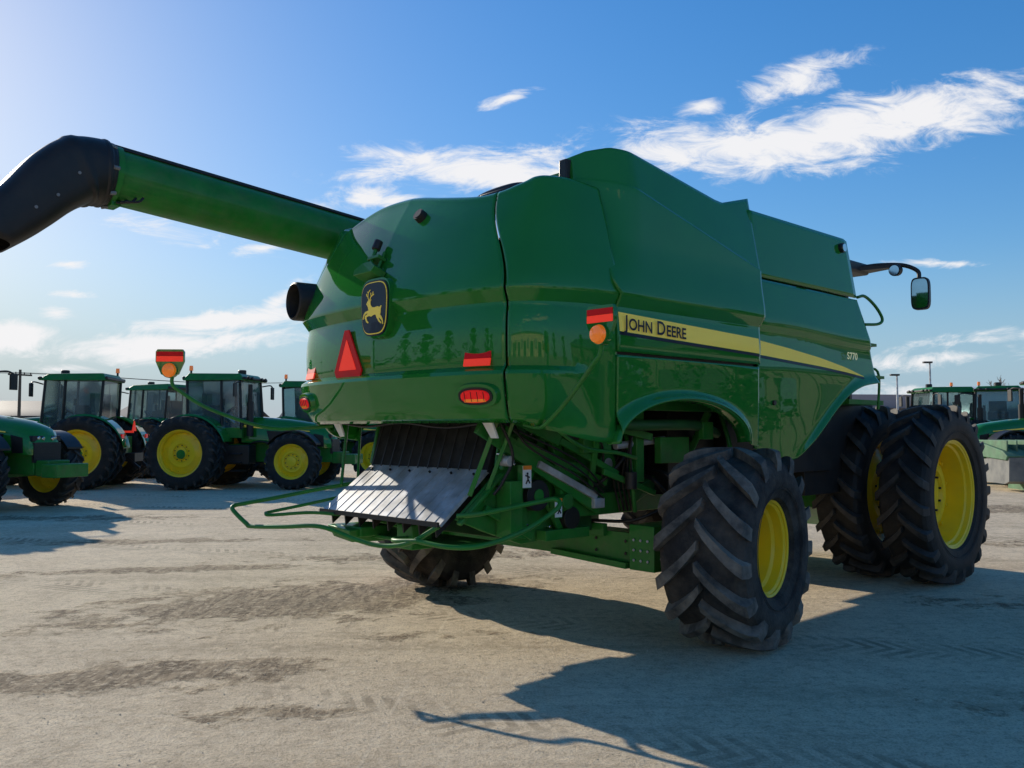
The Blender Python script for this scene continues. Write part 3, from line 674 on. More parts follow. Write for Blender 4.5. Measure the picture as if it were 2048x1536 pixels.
# ================================================================== TRACTOR
TYR=tyre_mesh('tractor_rear_tyre',1.04,.5,.64,22,.05,[RUB,RUBL],.032); RMR=rim_mesh('tractor_rear_rim',.5,.65,.0,hub=.17)
TYF=tyre_mesh('tractor_front_tyre',.80,.46,.48,20,.045,[RUB,RUBL],.03); RMF=rim_mesh('tractor_front_rim',.46,.49,.04,hub=.15)
TGLASS=pm('tractor_glass',(.25,.40,.42),.06,trans=.85,var=.02,rvar=0)
def make_tractor(duals=True):
    T=empty('tractor')
    b=B()
    secs=[(1.25,.50,1.32,2.06),(1.7,.49,1.30,2.04),(2.6,.47,1.26,1.97),(3.4,.44,1.20,1.85),(3.78,.40,1.16,1.70),(3.92,.33,1.16,1.50)]
    vs=[]
    for y,w,z0,z1 in secs:
        c=.16
        vs+=[(-w,y,z0),(-w,y,z1-c*1.2),(-w+.06,y,z1-c*.45),(-w+c,y,z1),(0,y,z1+.03),(w-c,y,z1),(w-.06,y,z1-c*.45),(w,y,z1-c*1.2),(w,y,z0)]
    fs=[(i*9+j,i*9+(j+1)%9,(i+1)*9+(j+1)%9,(i+1)*9+j) for i in range(len(secs)-1) for j in range(9)]+[tuple(range(9)),tuple(range(45,54))[::-1]]
    b.add(vs,fs); b.obj('hood',GREEN,T,angle=50)
    for s in(1,-1):
        b=B()
        b.hexa([(s*.40,3.45,1.2),(s*.452,3.45,1.2),(s*.43,3.7,1.2),(s*.38,3.7,1.2),(s*.40,3.4,1.55),(s*.458,3.4,1.58),(s*.43,3.68,1.52),(s*.38,3.68,1.52)],0)
        b.hexa([(s*.40,2.1,1.3),(s*.487,2.1,1.3),(s*.462,3.1,1.26),(s*.40,3.1,1.26),(s*.40,2.0,1.62),(s*.492,2.0,1.66),(s*.468,3.2,1.6),(s*.40,3.2,1.58)],0)
        b.obj('side_grille',BLACK,T)
        b=B()
        for k in range(3): b.cyl((s*(.12+.09*k),3.80,1.50+.01*k),(s*(.12+.09*k),3.945-.03*k,1.50+.01*k),.038,n=14,m=1)
        b.box(*sorted((s*.07,s*.36)),3.78,3.90,1.44,1.56,0); b.obj('headlight',[BLACK,CHROME],T,bevel=.01)
        b=B(); b.grid(lambda u,v:(s*(.512-.02*u),1.3+2.0*u,1.80-.16*u+(.07-.05*u)*(v-.5)),12,1); b.obj('yellow_stripe',YELS,T)
    b=B(); b.box(-.34,.34,3.86,3.93,1.0,1.42,0)
    for k in range(5): b.box(-.30,.30,3.93,3.94,1.05+.07*k,1.07+.07*k,0)
    b.obj('front_grille',BLACK,T)
    b=B(); b.box(-.32,.32,-.7,3.9,.75,1.28); b.box(-.85,.85,2.9,3.1,.68,.9); b.cyl((-1.7,0,1.0),(1.7,0,1.0),.13); b.box(-.45,.45,-.8,.6,.8,1.5)
    b.box(-.28,.28,3.9,4.25,.72,1.05); b.box(-.42,.42,4.2,4.62,.70,.98,0)
    b.box(-1.0,-.5,.95,1.7,.7,1.25,1); b.box(.5,1.0,.95,1.7,.7,1.25,1)
    for k in range(3):
        b.box(-1.12,-.7,1.15,1.5,.50+.24*k,.54+.24*k,1); b.box(.7,1.12,1.15,1.5,.50+.24*k,.54+.24*k,1)
    b.tube([(.5,1.4,1.2),(.6,1.8,1.35),(.55,2.4,1.25)],.03,m=1); b.tube([(-.5,1.4,1.2),(-.6,1.8,1.35),(-.55,2.4,1.25)],.03,m=1)
    b.obj('chassis',[GREEN2,BLACK],T,bevel=.02)
    C=empty('cab',(0,.42,0),parent=T)
    b=B(); b.box(-.78,.78,-.65,.95,1.45,1.75,0)
    for x in(-.80,.80):
        for y0,y1 in((-.68,-.75),(.35,.30),(.95,.86)): b.beam((x,y0,1.7),(x*.93,y1,3.12),.06,.07,m=1)
    b.box(-.35,.35,-.35,.1,1.75,2.35,1); b.box(-.30,.30,-.42,-.28,2.2,2.75,1); b.cyl((0,.65,1.8),(0,.42,2.25),.03,m=1); b.cyl((0,.42,2.25),(0,.40,2.28),.2,m=1,n=18)
    b.box(.4,.5,-.1,.3,1.75,2.4,1); b.box(.42,.52,.25,.35,2.4,2.6,1)
    b.obj('cab_frame',[GREEN2,BLACK],C,bevel=.01)
    b=B(); b.hexa([(-.78,-.66,1.75),(.78,-.66,1.75),(.78,.93,1.6),(-.78,.93,1.6),(-.73,-.72,3.12),(.73,-.72,3.12),(.73,.84,3.12),(-.73,.84,3.12)]); b.obj('window',TGLASS,C)
    b=B(); b.hexa([(-.84,-.86,3.12),(.84,-.86,3.12),(.84,1.05,3.12),(-.84,1.05,3.12),(-.70,-.72,3.34),(.70,-.72,3.34),(.66,.82,3.32),(-.66,.82,3.32)],0)
    b.box(-.82,.82,.95,1.06,3.14,3.22,1); b.box(-.80,.80,-.88,-.80,3.14,3.24,1); b.cyl((0,.6,3.3),(0,.6,3.46),.12,m=1)
    for x in(-.6,-.35,.35,.6): b.box(x-.07,x+.07,1.05,1.10,3.15,3.24,1)
    b.obj('cab_roof',[GREEN2,BLACK],C,bevel=.06)
    b=B(); b.cyl((.60,-.70,3.28),(.60,-.70,3.42),.03,m=1); b.cyl((.60,-.70,3.42),(.60,-.70,3.56),.06,.05,m=0); b.obj('beacon',[AMB,BLACK],C)
    for s in(1,-1):
        b=B()
        pts=[(1.12*math.cos(rad(t)),1.02+1.12*math.sin(rad(t))) for t in range(20,171,10)]
        vs=[];n=len(pts)
        for y,z in pts: vs+=[(s*.70,y,z),(s*1.25,y,z),(s*1.27,y,z-.06),(s*.70,y,z-.05)]
        fs=[(i*4+j,i*4+(j+1)%4,(i+1)*4+(j+1)%4,(i+1)*4+j) for i in range(n-1) for j in range(4)]+[(0,1,2,3),(n*4-1,n*4-2,n*4-3,n*4-4)]
        b.add(vs,fs); b.obj('fender',GREEN,T,angle=40)
        b=B(); b.beam((s*1.0,-1.02,1.5),(s*1.2,-1.02,1.5),.03,.12,m=0); b.obj('tail_light',[RED],T)
        b=B(); pts=[(.62+.0,3.0+.88*math.cos(rad(t)),.80+.88*math.sin(rad(t))) for t in range(35,150,10)]
        vs=[]
        for x,y,z in pts: vs+=[(s*.72,y,z),(s*1.15,y,z),(s*1.15,y,z-.04),(s*.72,y,z-.04)]
        n=len(pts); fs=[(i*4+j,i*4+(j+1)%4,(i+1)*4+(j+1)%4,(i+1)*4+j) for i in range(n-1) for j in range(4)]+[(0,1,2,3),(n*4-1,n*4-2,n*4-3,n*4-4)]
        b.add(vs,fs); b.obj('front_fender',BLACK,T)
        b=B(); b.tube([(s*.80,.9,3.0),(s*1.15,1.0,3.05),(s*1.35,1.0,3.0)],.02); b.box(*sorted((s*1.26,s*1.46)),.97,1.02,2.62,3.0); b.obj('mirror',BLACK,C,bevel=.01)
    b=B(); b.cyl((.62,1.55,1.5),(.62,1.55,2.5),.10); b.cyl((.62,1.55,2.5),(.62,1.55,3.0),.065,m=0); b.obj('exhaust_stack',[BLACK],T)
    b=B(); b.box(-.4,.4,-1.15,-.75,.75,1.0); b.beam((-.4,-.9,.9),(-.42,-1.3,.55),.05,.07); b.beam((.4,-.9,.9),(.42,-1.3,.55),.05,.07); b.obj('hitch',[BLACK],T)
    b=B(); pts=[(.2*math.cos(rad(a)),.2*math.sin(rad(a))) for a in(90,210,330)]; b.prism(pts,lambda x,y:(x-.5,-1.16,1.75+y),lambda x,y:(x-.5,-1.13,1.75+y)); b.box(-.53,-.47,-1.13,-.6,1.6,1.66); b.obj('slow_vehicle_triangle',ORED,T)
    for s in(1,-1):
        place_wheel(T,(s*.98,0,1.03),TYR,RMR,s,0,.1*s)
        if duals: place_wheel(T,(s*1.56,0,1.03),TYR,RMR,s,0,.3)
        place_wheel(T,(s*.98,3.0,.79),TYF,RMF,s,0,.2)
    return T
def put(T,x,y,head,label,first=False):
    o=T if first else dup(T)
    o.location=(x,y,0); o.rotation_euler=(0,0,math.atan2(head[1],head[0])-math.pi/2)
    o['label']=label; o['category']='tractor'; o['group']='tractors parked in the dealer yard'; return o
T0=make_tractor()
put(T0,-9.05,26.5,(1,-.12),'green tractor with yellow dual wheels beside another tractor',True)
put(T0,-12.3,26.5,(-1,-.10),'green tractor with yellow rims parked back to back')
put(T0,-12.4,32.5,(-.9,.3),'green tractor parked behind the front row')
put(T0,-7.3,30.6,(1,-.15),'green tractor with amber beacon parked behind others')
put(T0,-13.5,20.0,(1,-.34),'dark green tractor nose with grille and weight bracket')
put(T0,18.6,34.0,(-.45,-.9),'green tractor parked near the mower implement')
put(T0,17.2,34.5,(-1,-.1),'green tractor with tall exhaust parked in rear row')
put(T0,17.9,27.9,(-1,-.10),'green tractor hood behind the folded mower deck')
# mower implement
M=empty('mower_header',(15.9,24.8,0),rad(-6),label='green folding mower deck with grey curtain on the ground',cat='farm implement')
b=B(); b.prism([(-1.2,.98),(-.9,1.12),(.9,1.38),(1.3,1.2),(1.2,.95),(-1.1,.86)],lambda y,z:(-2.5,y,z),lambda y,z:(2.6,y,z))
for k in range(20): b.box(-2.4+.25*k,-2.36+.25*k,-.95,.9,1.10,1.40)
b.obj('mower_deck',GREENM,M,bevel=.02)
b=B(); b.prism([(-1.2,.94),(-1.15,.30),(-.9,.22),(.3,.22),(.5,.86)],lambda y,z:(-2.45,y,z),lambda y,z:(2.55,y,z)); b.obj('curtain',pm('grey_curtain',(.13,.135,.13),.6,var=.35,scale=3,dust=(.22,.2,.16),dustamt=.5),M)
for x in(-1.6,1.8):
    b=B(); b.box(x,x+.2,-.6,.9,0.0,.95); b.obj('support',GREENM,M)
# ================================================================== SETTING
def gmat():
    m,nt,b=newmat('concrete_yard'); L=nt.links.new
    tc=N(nt,'ShaderNodeTexCoord'); V=tc.outputs['Object']
    def noise(sc,det=5,ro=.55,dist=0,vec=V):
        n=N(nt,'ShaderNodeTexNoise'); n.inputs['Scale'].default_value=sc; n.inputs['Detail'].default_value=det; n.inputs['Roughness'].default_value=ro; n.inputs['Distortion'].default_value=dist; L(vec,n.inputs['Vector']); return n.outputs['Fac']
    def mr(x,a,b_,c=0,d=1):
        n=N(nt,'ShaderNodeMapRange'); L(x,n.inputs[0])
        for i,v in enumerate((a,b_,c,d)): n.inputs[i+1].default_value=v
        return n.outputs[0]
    def mix(f,a,b_):
        n=N(nt,'ShaderNodeMix',data_type='RGBA')
        if isinstance(f,float): n.inputs[0].default_value=f
        else: L(f,n.inputs[0])
        for i,c in((6,a),(7,b_)):
            if isinstance(c,tuple): n.inputs[i].default_value=(*c,1)
            else: L(c,n.inputs[i])
        return n.outputs[2]
    def mth(op,a,b_):
        n=N(nt,'ShaderNodeMath',operation=op)
        for i,c in((0,a),(1,b_)):
            if isinstance(c,(int,float)): n.inputs[i].default_value=c
            else: L(c,n.inputs[i])
        return n.outputs[0]
    base=mix(mr(noise(.5,6,.6),.35,.65),(.70,.55,.36),(.84,.68,.47))
    base=mix(mr(noise(2.2,7,.74),.44,.64,0,.5),base,(.46,.355,.235))
    mid=noise(13,5,.8)
    base=mix(mr(mid,.50,.70,0,.75),base,(.90,.76,.54))
    base=mix(mr(mid,.48,.32,0,.8),base,(.36,.28,.185))
    fine=noise(60,4,.85)
    base=mix(mr(fine,.50,.68,0,.75),base,(.24,.185,.125))
    base=mix(mr(fine,.46,.30,0,.7),base,(.92,.79,.58))
    pat=None
    for x,y,hx,hy,r,st in((-2.5,6.2,1.25,.42,12,1.05),(-2.0,8.9,2.3,1.0,25,1.1),(-3.6,6.0,.7,.3,0,1.05),(-4.2,10.8,2.2,.28,12,.95),(-1.1,9.7,1.2,.6,35,1),(-1.6,5.3,.8,.22,5,.65),(-5.5,13.5,2.5,.35,5,.85),(-.8,7.3,.9,.3,20,.55),(3.4,5.4,1.6,.3,-8,.6),(5.2,8.6,2.0,.35,-10,.75),(9,13,3,.6,-5,.85),(12,19,5,1.2,0,1),(-9,17,4,.6,4,.85),(-1.0,12,2.5,.5,10,.85)):
        mm=N(nt,'ShaderNodeMapping',vector_type='TEXTURE'); mm.inputs['Location'].default_value=(x,y,0); mm.inputs['Rotation'].default_value=(0,0,rad(r)); mm.inputs['Scale'].default_value=(hx,hy,1e6)
        L(V,mm.inputs[0]); ln=N(nt,'ShaderNodeVectorMath',operation='LENGTH'); L(mm.outputs[0],ln.inputs[0])
        q=mr(ln.outputs['Value'],.2,1.7,st,0); pat=q if pat is None else mth('MAXIMUM',pat,q)
    pn=noise(2.1,8,.78,.3)
    dm=mr(mth('ADD',mth('MULTIPLY',pat,.62),mth('MULTIPLY',mth('SUBTRACT',pn,.5),1.9)),.32,.46)
    mpw=N(nt,'ShaderNodeMapping'); mpw.inputs['Rotation'].default_value=(0,0,rad(-55)); mpw.inputs['Scale'].default_value=(7,1.6,1); L(V,mpw.inputs[0])
    tr=noise(1.6,5,.7,.8,mpw.outputs[0])
    dirt=mix(mr(tr,.42,.58),(.15,.108,.066),(.40,.30,.19))
    base=mix(mth('MULTIPLY',dm,mr(noise(14,5,.78),.38,.50,.15,.95)),base,dirt)
    mp2=N(nt,'ShaderNodeMapping'); mp2.inputs['Rotation'].default_value=(0,0,rad(-10)); mp2.inputs['Scale'].default_value=(.05,1.6,1); L(V,mp2.inputs[0])
    base=mix(mth('MULTIPLY',mr(noise(1.3,4,.6,.4,mp2.outputs[0]),.54,.66,0,.55),mr(noise(7,5,.7),.38,.6)),base,(.36,.275,.175))
    mp5=N(nt,'ShaderNodeMapping'); mp5.inputs['Rotation'].default_value=(0,0,rad(20)); L(V,mp5.inputs[0]); sx=N(nt,'ShaderNodeSeparateXYZ'); L(mp5.outputs[0],sx.inputs[0])
    yy=mth('PINGPONG',mth('ADD',sx.outputs[1],.6),1.35); lane=mr(yy,.24,.30,1,0)
    chev=mth('PINGPONG',mth('ADD',sx.outputs[0],mth('MULTIPLY',yy,.8)),.075); chev=mr(chev,.03,.045)
    base=mix(mth('MULTIPLY',mth('MULTIPLY',lane,chev),mr(noise(.9,6,.7),.46,.60,0,.7)),base,(.30,.23,.15))
    br=N(nt,'ShaderNodeTexBrick'); br.offset=0; br.inputs['Scale'].default_value=1; br.inputs['Brick Width'].default_value=7; br.inputs['Row Height'].default_value=6; br.inputs['Mortar Size'].default_value=.014; br.inputs['Mortar Smooth'].default_value=.5
    mp3=N(nt,'ShaderNodeMapping'); mp3.inputs['Rotation'].default_value=(0,0,rad(3)); mp3.inputs['Location'].default_value=(1,.8,0); L(V,mp3.inputs[0]); L(mp3.outputs[0],br.inputs[0])
    base=mix(mth('MULTIPLY',br.outputs['Fac'],mr(noise(1.2,4),.4,.6,0,.4)),base,(.85,.72,.52))
    L(base,b.inputs['Base Color']); b.inputs['Roughness'].default_value=.92; b.inputs['Specular IOR Level'].default_value=.15
    hgt=mth('ADD',mth('MULTIPLY',noise(30,5,.82),1.0),mth('ADD',mth('MULTIPLY',noise(5,5,.7),.9),mth('MULTIPLY',mth('MULTIPLY',tr,dm),1.3)))
    bp=N(nt,'ShaderNodeBump'); bp.inputs['Strength'].default_value=.75; bp.inputs['Distance'].default_value=.03; L(hgt,bp.inputs['Height']); L(bp.outputs[0],b.inputs['Normal'])
    return m
b=B(); b.box(-1500,1500,-1500,1500,-.5,0); o=b.obj('ground',gmat()); o['kind']='structure'
b=B()
for i in range(2200):
    y=random.uniform(3.0,14)**1; x=random.uniform(-.65,.65)*y; r=random.uniform(.002,.006)*(1.7 if random.random()<.05 else 1)
    vs=[];c=Vector((x,y,r*.3))
    for dx,dy,dz in((1,0,0),(0,1,0),(-1,0,0),(0,-1,0),(0,0,1),(0,0,-1)): vs.append(c+Vector((dx*random.uniform(.7,1.4),dy*random.uniform(.7,1.4),dz*.7))*r)
    b.add(vs,[(0,1,4),(1,2,4),(2,3,4),(3,0,4),(1,0,5),(2,1,5),(3,2,5),(0,3,5)])
o=b.obj('gravel',pm('pebble',(.55,.45,.32),.8,var=.5,scale=3)); o['kind']='stuff'
def shed(name,x,y,w,d,h,rise,wallc,roofc,rot,label,ribs=True,doors=2):
    E=empty(name,(x,y,0),rot,label=label,cat='building')
    wm=pm(name+'_wall',wallc,.6,var=.08,scale=.6); b=B(); b.box(-w/2,w/2,-d/2,d/2,0,h)
    if ribs:
        for i in range(int(w/.6)): b.box(-w/2+.6*i,-w/2+.6*i+.12,-d/2-.05,-d/2,0,h)
        for i in range(int(d/.6)): b.box(-w/2-.05,-w/2,-d/2+.6*i,-d/2+.6*i+.12,0,h); b.box(w/2,w/2+.05,-d/2+.6*i,-d/2+.6*i+.12,0,h)
    b.obj('wall',wm,E)
    b=B(); b.prism([(-d/2-.4,h),(0,h+rise),(d/2+.4,h),(d/2+.4,h+.18),(0,h+rise+.2),(-d/2-.4,h+.18)],lambda a,z:(-w/2-.4,a,z),lambda a,z:(w/2+.4,a,z)); b.prism([(-d/2,h),(d/2,h),(0,h+rise)],lambda a,z:(-w/2,a,z),lambda a,z:(w/2,a,z)); b.obj('roof',pm(name+'_roof',roofc,.55,var=.12),E)
    dm=pm('door_mat',(.08,.09,.10),.4)
    for i in range(doors):
        cx=-w/2+w*(i+.5)/doors; b=B(); b.box(cx-min(1.8,w/doors*.3),cx+min(1.8,w/doors*.3),-d/2-.09,-d/2-.06,.0,h*.65); b.obj('door',dm,E)
        for q in(-1,1):
            b=B(); b.box(cx+q*w/doors*.40-.5,cx+q*w/doors*.40+.5,-d/2-.09,-d/2-.06,h*.4,h*.72); b.obj('window',MIR,E)
    return E
shed('house',-50,92,12,9,2.9,1.6,(.30,.26,.22),(.05,.04,.035),rad(10),'low tan house with brown gable roof',False)
shed('house',-36,100,14,9,2.8,1.5,(.24,.22,.21),(.05,.045,.04),rad(-5),'low grey house with dark gable roof',False)
shed('house',-20,108,14,9,2.8,1.5,(.28,.2,.16),(.06,.04,.03),rad(3),'low brick house with brown roof',False)
shed('shed',33,78,14,9,3.3,1.3,(.32,.28,.23),(.10,.065,.045),rad(8),'brown roofed shed at the yard edge',False)
shed('shed',37.5,70,6,5,4.6,.3,(.7,.7,.7),(.6,.6,.6),rad(8),'white metal storage shed',True,1)
shed('warehouse',50,0,50,16,6.5,1.5,(.22,.21,.16),(.12,.12,.12),rad(-90),'tan ribbed metal dealership building',True,6)
shed('warehouse',-4,-42,44,14,7,1.5,(.80,.68,.42),(.2,.2,.2),rad(180),'cream ribbed metal workshop building',True,5)
WOOD=pm('pole_wood',(.09,.07,.05),.8)
def upole(x,y,h,rot=0):
    E=empty('utility_pole',(x,y,0),rot,label='wooden utility pole with crossarm',cat='utility pole',group='utility poles along the road')
    b=B(); b.cyl((0,0,0),(0,0,h),.16,.11,n=10); b.obj('pole',WOOD,E)
    b=B(); b.box(-1.1,1.1,-.07,.07,h-.55,h-.40)
    for q in(-1,-.4,.4,1): b.cyl((q,0,h-.4),(q,0,h-.22),.05,n=8)
    b.obj('crossarm',WOOD,E); return E
upole(-45,81,7.2,rad(60)); upole(-28,130,9,rad(60)); upole(-82,60,7.5,rad(60))
for q in(-.9,0,.9):
    b=B(); b.tube([(-82,60+q,7.2),(-63,70+q,6.3),(-45,81+q,6.9),(-36,106+q,7.3),(-28,130+q,8.7)],.018,n=4,k=5)
    o=b.obj('overhead_cable',BLACK); o['label']='thin black overhead cable between utility poles'; o['category']='cable'; o['group']='overhead cables'
for x,y,h in((28.8,61,6.3),(26.3,60.5,5.4)):
    E=empty('street_lamp',(x,y,0),0,label='tall grey yard light on slim pole',cat='street lamp',group='yard lights')
    b=B(); b.cyl((0,0,0),(0,0,h),.09,.06,n=10); b.obj('pole',STEEL,E); b=B(); b.box(-.45,.15,-.14,.14,h-.02,h+.1); b.obj('lamp_head',BLACK,E,bevel=.02)
def bare_tree(x,y,h):
    E=empty('tree',(x,y,0),0,label='leafless tree with fine spreading branches',cat='tree')
    bt=B(); bc=B()
    def br(p,d,l,r,lev):
        q=p+d*l; (bt if lev==0 else bc).cyl(p,q,r,r*.65,n=6 if lev<2 else 4,caps=False)
        if lev<5:
            for k in range(3 if lev<4 else 4):
                nd=(d+Vector((random.uniform(-.7,.7),random.uniform(-.7,.7),random.uniform(-.15,.5)))).normalized(); br(p.lerp(q,random.uniform(.6,1)),nd,l*random.uniform(.6,.8),r*.6,lev+1)
    br(Vector((0,0,0)),Vector((0,0,1)),h*.28,h*.03,0)
    bt.obj('trunk',WOOD,E); bc.obj('crown',pm('twig',(.16,.12,.085),.8),E)
bare_tree(40,73,7.6)
LEAF=pm('foliage',(.03,.045,.02),.7,var=.5,scale=1.2)
def leafy(x,y,h,src=None):
    if src:
        o=dup(src); o.location=(x,y,0); o.rotation_euler=(0,0,random.uniform(0,6)); s=h/10; o.scale=(s,s,s); return o
    E=empty('tree',(x,y,0),0,label='tall dark evergreen tree at the yard edge',cat='tree',group='trees at the yard edge')
    b=B(); b.cyl((0,0,0),(0,0,6),.25,.1,n=8)
    for k in range(8):
        a=k*.8; b.cyl((0,0,2.5+.4*k),(1.6*math.cos(a),1.6*math.sin(a),3.6+.5*k),.07,.03,n=5)
    b.obj('trunk',WOOD,E); b=B()
    cl=[(random.gauss(0,1.1),random.gauss(0,1.1),random.uniform(1.0,9.3)) for _ in range(42)]
    for cx,cy,cz in cl:
        f=1-.09*max(0,cz-3); rr=random.uniform(.6,1.15)*max(.35,f)
        for _ in range(55):
            d=Vector((random.gauss(0,1),random.gauss(0,1),random.gauss(0,.8))).normalized()*rr*random.uniform(.6,1); p=Vector((cx*f,cy*f,cz))+d
            u=Vector((random.gauss(0,1),random.gauss(0,1),random.gauss(0,1))).normalized()*.2; w=u.orthogonal().normalized()*.15
            b.add([p-u,p+w,p+u,p-w],[(0,1,2,3)])
    b.obj('crown',LEAF,E,recalc=False); return E
T1=leafy(-36,-6,9)
for i,(x,y,h) in enumerate(((-40,0,10),(-37,5,8),(-41,9,10),(-39,14,8),(-34,-14,10),(-28,-24,10),(-37,-20,8),(28,-32,9),(36,-28,8),
    (35,2,8.5),(36,8,8),(37,14,9),(36,-5,8.5),(35,-12,8))): leafy(x,y,h,T1)
b=B()
for i in range(2600):
    a=random.uniform(-62,62); R=random.uniform(230,300); x=R*math.sin(rad(a)); y=R*math.cos(rad(a)); h=2.2+2.2*(.5+.5*math.sin(a*1.7))+1.2*math.sin(a*5.1)
    z=random.uniform(0,max(1,h)); s=random.uniform(.6,1.6)
    u=Vector((random.uniform(-1,1),random.uniform(-1,1),random.uniform(-.4,.4)))*s; w=Vector((random.uniform(-.3,.3),random.uniform(-.3,.3),1))*s
    p=Vector((x,y,z)); b.add([p-u,p-w*.8,p+u,p+w],[(0,1,2,3)])
o=b.obj('tree_line',pm('far_foliage',(.05,.055,.045),.9,var=.3,scale=.1),recalc=False); o['kind']='stuff'
# ================================================================== WORLD
SUN_AZ=rad(-40); SUN_EL=rad(20)
w=bpy.data.worlds.new('World'); scene.world=w; w.use_nodes=True; nt=w.node_tree; L=nt.links.new
for n in list(nt.nodes): nt.nodes.remove(n)
out=N(nt,'ShaderNodeOutputWorld'); bg=N(nt,'ShaderNodeBackground'); bg2=N(nt,'ShaderNodeBackground'); ms=N(nt,'ShaderNodeMixShader')
sky=N(nt,'ShaderNodeTexSky'); sky.sky_type='NISHITA'; sky.sun_disc=False; sky.sun_elevation=SUN_EL; sky.sun_rotation=SUN_AZ; sky.air_density=1.0; sky.dust_density=.35; sky.ozone_density=3
def M_(op,a,b_=None,c=None):
    n=N(nt,'ShaderNodeMath',operation=op)
    for i,v in enumerate((a,b_,c)):
        if v is None: continue
        if isinstance(v,(int,float)): n.inputs[i].default_value=v
        else: L(v,n.inputs[i])
    return n.outputs[0]
tc=N(nt,'ShaderNodeTexCoord'); sp_=N(nt,'ShaderNodeSeparateXYZ'); L(tc.outputs['Generated'],sp_.inputs[0])
bw=N(nt,'ShaderNodeRGBToBW'); L(sky.outputs[0],bw.inputs[0])
fac_=M_('DIVIDE',1.42,M_('ADD',1,M_('MULTIPLY',bw.outputs[0],.15)))
hs=N(nt,'ShaderNodeHueSaturation'); hs.inputs['Saturation'].default_value=1.32; hs.inputs['Hue'].default_value=.504; L(sky.outputs[0],hs.inputs['Color'])
scv=N(nt,'ShaderNodeVectorMath',operation='SCALE'); L(hs.outputs[0],scv.inputs[0]); L(fac_,scv.inputs['Scale'])
hz=N(nt,'ShaderNodeMapRange',interpolation_type='SMOOTHSTEP'); L(sp_.outputs[2],hz.inputs[0]); hz.inputs[1].default_value=.0; hz.inputs[2].default_value=.20; hz.inputs[3].default_value=.78; hz.inputs[4].default_value=0
hc=N(nt,'ShaderNodeMix',data_type='RGBA'); L(hz.outputs[0],hc.inputs[0]); L(scv.outputs[0],hc.inputs[6]); hc.inputs[7].default_value=(2.05,3.05,4.35,1)
L(hc.outputs[2],bg.inputs[0]); bg.inputs[1].default_value=.15
ay=M_('MAXIMUM',M_('ABSOLUTE',sp_.outputs[1]),.08)
U=M_('DIVIDE',sp_.outputs[0],ay); V=M_('DIVIDE',sp_.outputs[2],ay)
cb=N(nt,'ShaderNodeCombineXYZ'); L(U,cb.inputs[0]); L(V,cb.inputs[1])
nz=N(nt,'ShaderNodeTexNoise'); nz.inputs['Scale'].default_value=1; nz.inputs['Detail'].default_value=10; nz.inputs['Roughness'].default_value=.67; nz.inputs['Distortion'].default_value=.7
mp=N(nt,'ShaderNodeMapping'); mp.inputs['Scale'].default_value=(12,32,1); mp.inputs['Rotation'].default_value=(0,0,rad(-12)); L(cb.outputs[0],mp.inputs[0]); L(mp.outputs[0],nz.inputs[0])
nl=N(nt,'ShaderNodeTexNoise'); nl.inputs['Scale'].default_value=1; nl.inputs['Detail'].default_value=3
mpl=N(nt,'ShaderNodeMapping'); mpl.inputs['Scale'].default_value=(7,11,1); mpl.inputs['Location'].default_value=(3,1,0); L(cb.outputs[0],mpl.inputs[0]); L(mpl.outputs[0],nl.inputs[0])
def cl(px,py,hw,hh,ang,st):
    ry=1771.6+.0518*(py-768); u=(px-1024)/ry; v=(91.9-.9987*(py-768))/ry
    m=N(nt,'ShaderNodeMapping',vector_type='TEXTURE'); m.inputs['Location'].default_value=(u,v,0); m.inputs['Rotation'].default_value=(0,0,rad(ang)); m.inputs['Scale'].default_value=(hw/1774,hh/1774,1)
    L(cb.outputs[0],m.inputs[0]); ln=N(nt,'ShaderNodeVectorMath',operation='LENGTH'); L(m.outputs[0],ln.inputs[0])
    r=N(nt,'ShaderNodeMapRange'); L(ln.outputs['Value'],r.inputs[0]); r.inputs[1].default_value=.0; r.inputs[2].default_value=1.7; r.inputs[3].default_value=st; r.inputs[4].default_value=0
    return r.outputs[0]
acc=None
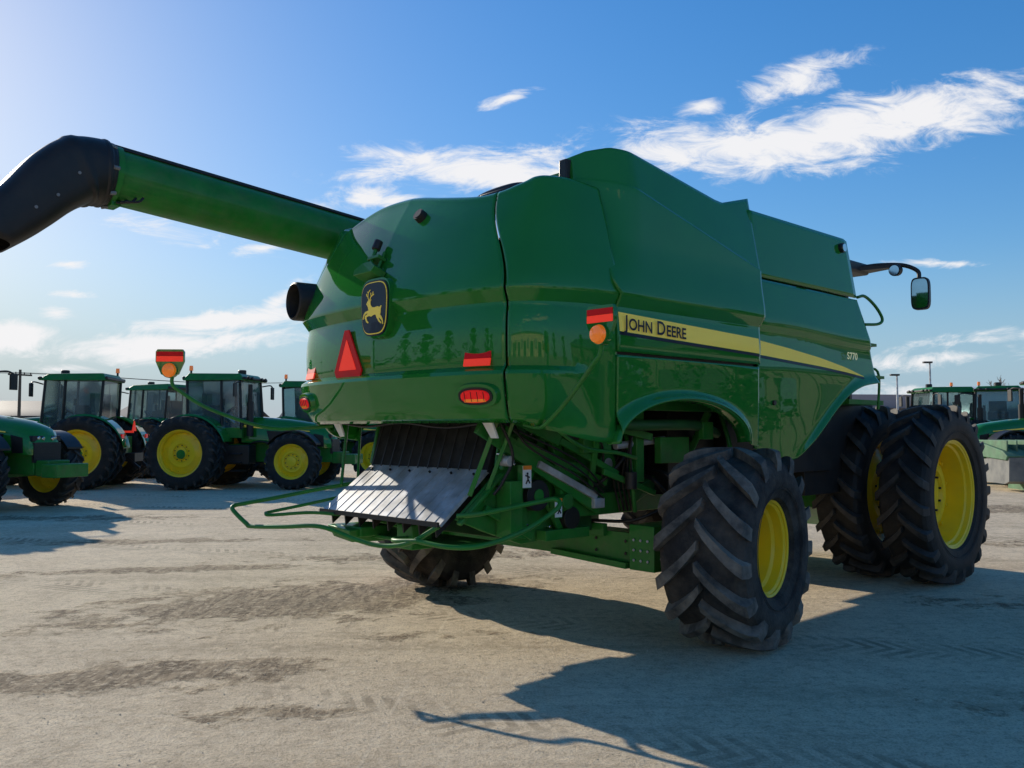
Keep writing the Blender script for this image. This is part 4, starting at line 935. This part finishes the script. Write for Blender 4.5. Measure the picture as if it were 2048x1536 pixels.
for c in((960,342,240,46,0,1.3),(840,320,120,26,-8,1.15),(1490,295,310,58,2,1.4),(1820,228,280,56,10,1.35),(1590,165,130,34,18,1.0),(1400,212,60,26,10,1.0),(1010,200,60,13,18,1.1),(740,398,110,26,2,1.2),(1900,248,190,24,3,1.0),
  (450,640,190,22,6,1.45),(330,690,240,28,3,1.5),(30,672,100,30,0,1.45),(560,490,95,13,8,1.1),(330,455,190,36,-15,.72),(115,628,45,13,0,1.25),(150,590,45,9,0,1.15),(140,528,45,10,0,1.15),(120,738,65,10,0,1.2),(560,600,60,20,30,1.1),(1880,527,140,9,0,.85),(1900,715,260,22,6,.85),(1960,680,180,15,6,.9),(1500,780,500,20,0,.7)):
    x=cl(*c); acc=x if acc is None else M_('MAXIMUM',acc,x)
al=M_('ADD',M_('ADD',M_('MULTIPLY',acc,1.25),M_('MULTIPLY',M_('SUBTRACT',nz.outputs['Fac'],.5),3.2)),M_('MULTIPLY',M_('SUBTRACT',nl.outputs['Fac'],.5),1.2))
rr=N(nt,'ShaderNodeMapRange',interpolation_type='SMOOTHSTEP'); L(al,rr.inputs[0]); rr.inputs[1].default_value=.42; rr.inputs[2].default_value=1.40; rr.inputs[3].default_value=0; rr.inputs[4].default_value=.96
fac=M_('MULTIPLY',rr.outputs[0],M_('MINIMUM',M_('MULTIPLY',acc,3),1)); up_=M_('GREATER_THAN',sp_.outputs[2],0); fac=M_('MULTIPLY',fac,up_)
L(fac,ms.inputs[0]); L(bg.outputs[0],ms.inputs[1]); L(bg2.outputs[0],ms.inputs[2]); bg2.inputs[0].default_value=(.98,.97,.98,1); bg2.inputs[1].default_value=.94
L(ms.outputs[0],out.inputs[0])
sd=bpy.data.lights.new('sun','SUN'); sd.energy=5; sd.angle=rad(.53); sd.color=(1,.91,.76); so=bpy.data.objects.new('sun',sd); scene.collection.objects.link(so)
S=Vector((math.sin(SUN_AZ)*math.cos(SUN_EL),math.cos(SUN_AZ)*math.cos(SUN_EL),math.sin(SUN_EL))); so.rotation_euler=S.to_track_quat('Z','Y').to_euler(); so.location=S*60
cd=bpy.data.cameras.new('camera'); cd.sensor_width=36; cd.lens=1774/2048*36; cd.clip_end=4000; co=bpy.data.objects.new('camera',cd); scene.collection.objects.link(co)
co.location=(0,0,1.68); co.rotation_euler=(rad(90+2.97),0,0); scene.camera=co
scene.view_settings.view_transform='Standard'; scene.view_settings.look='None'; scene.view_settings.exposure=0
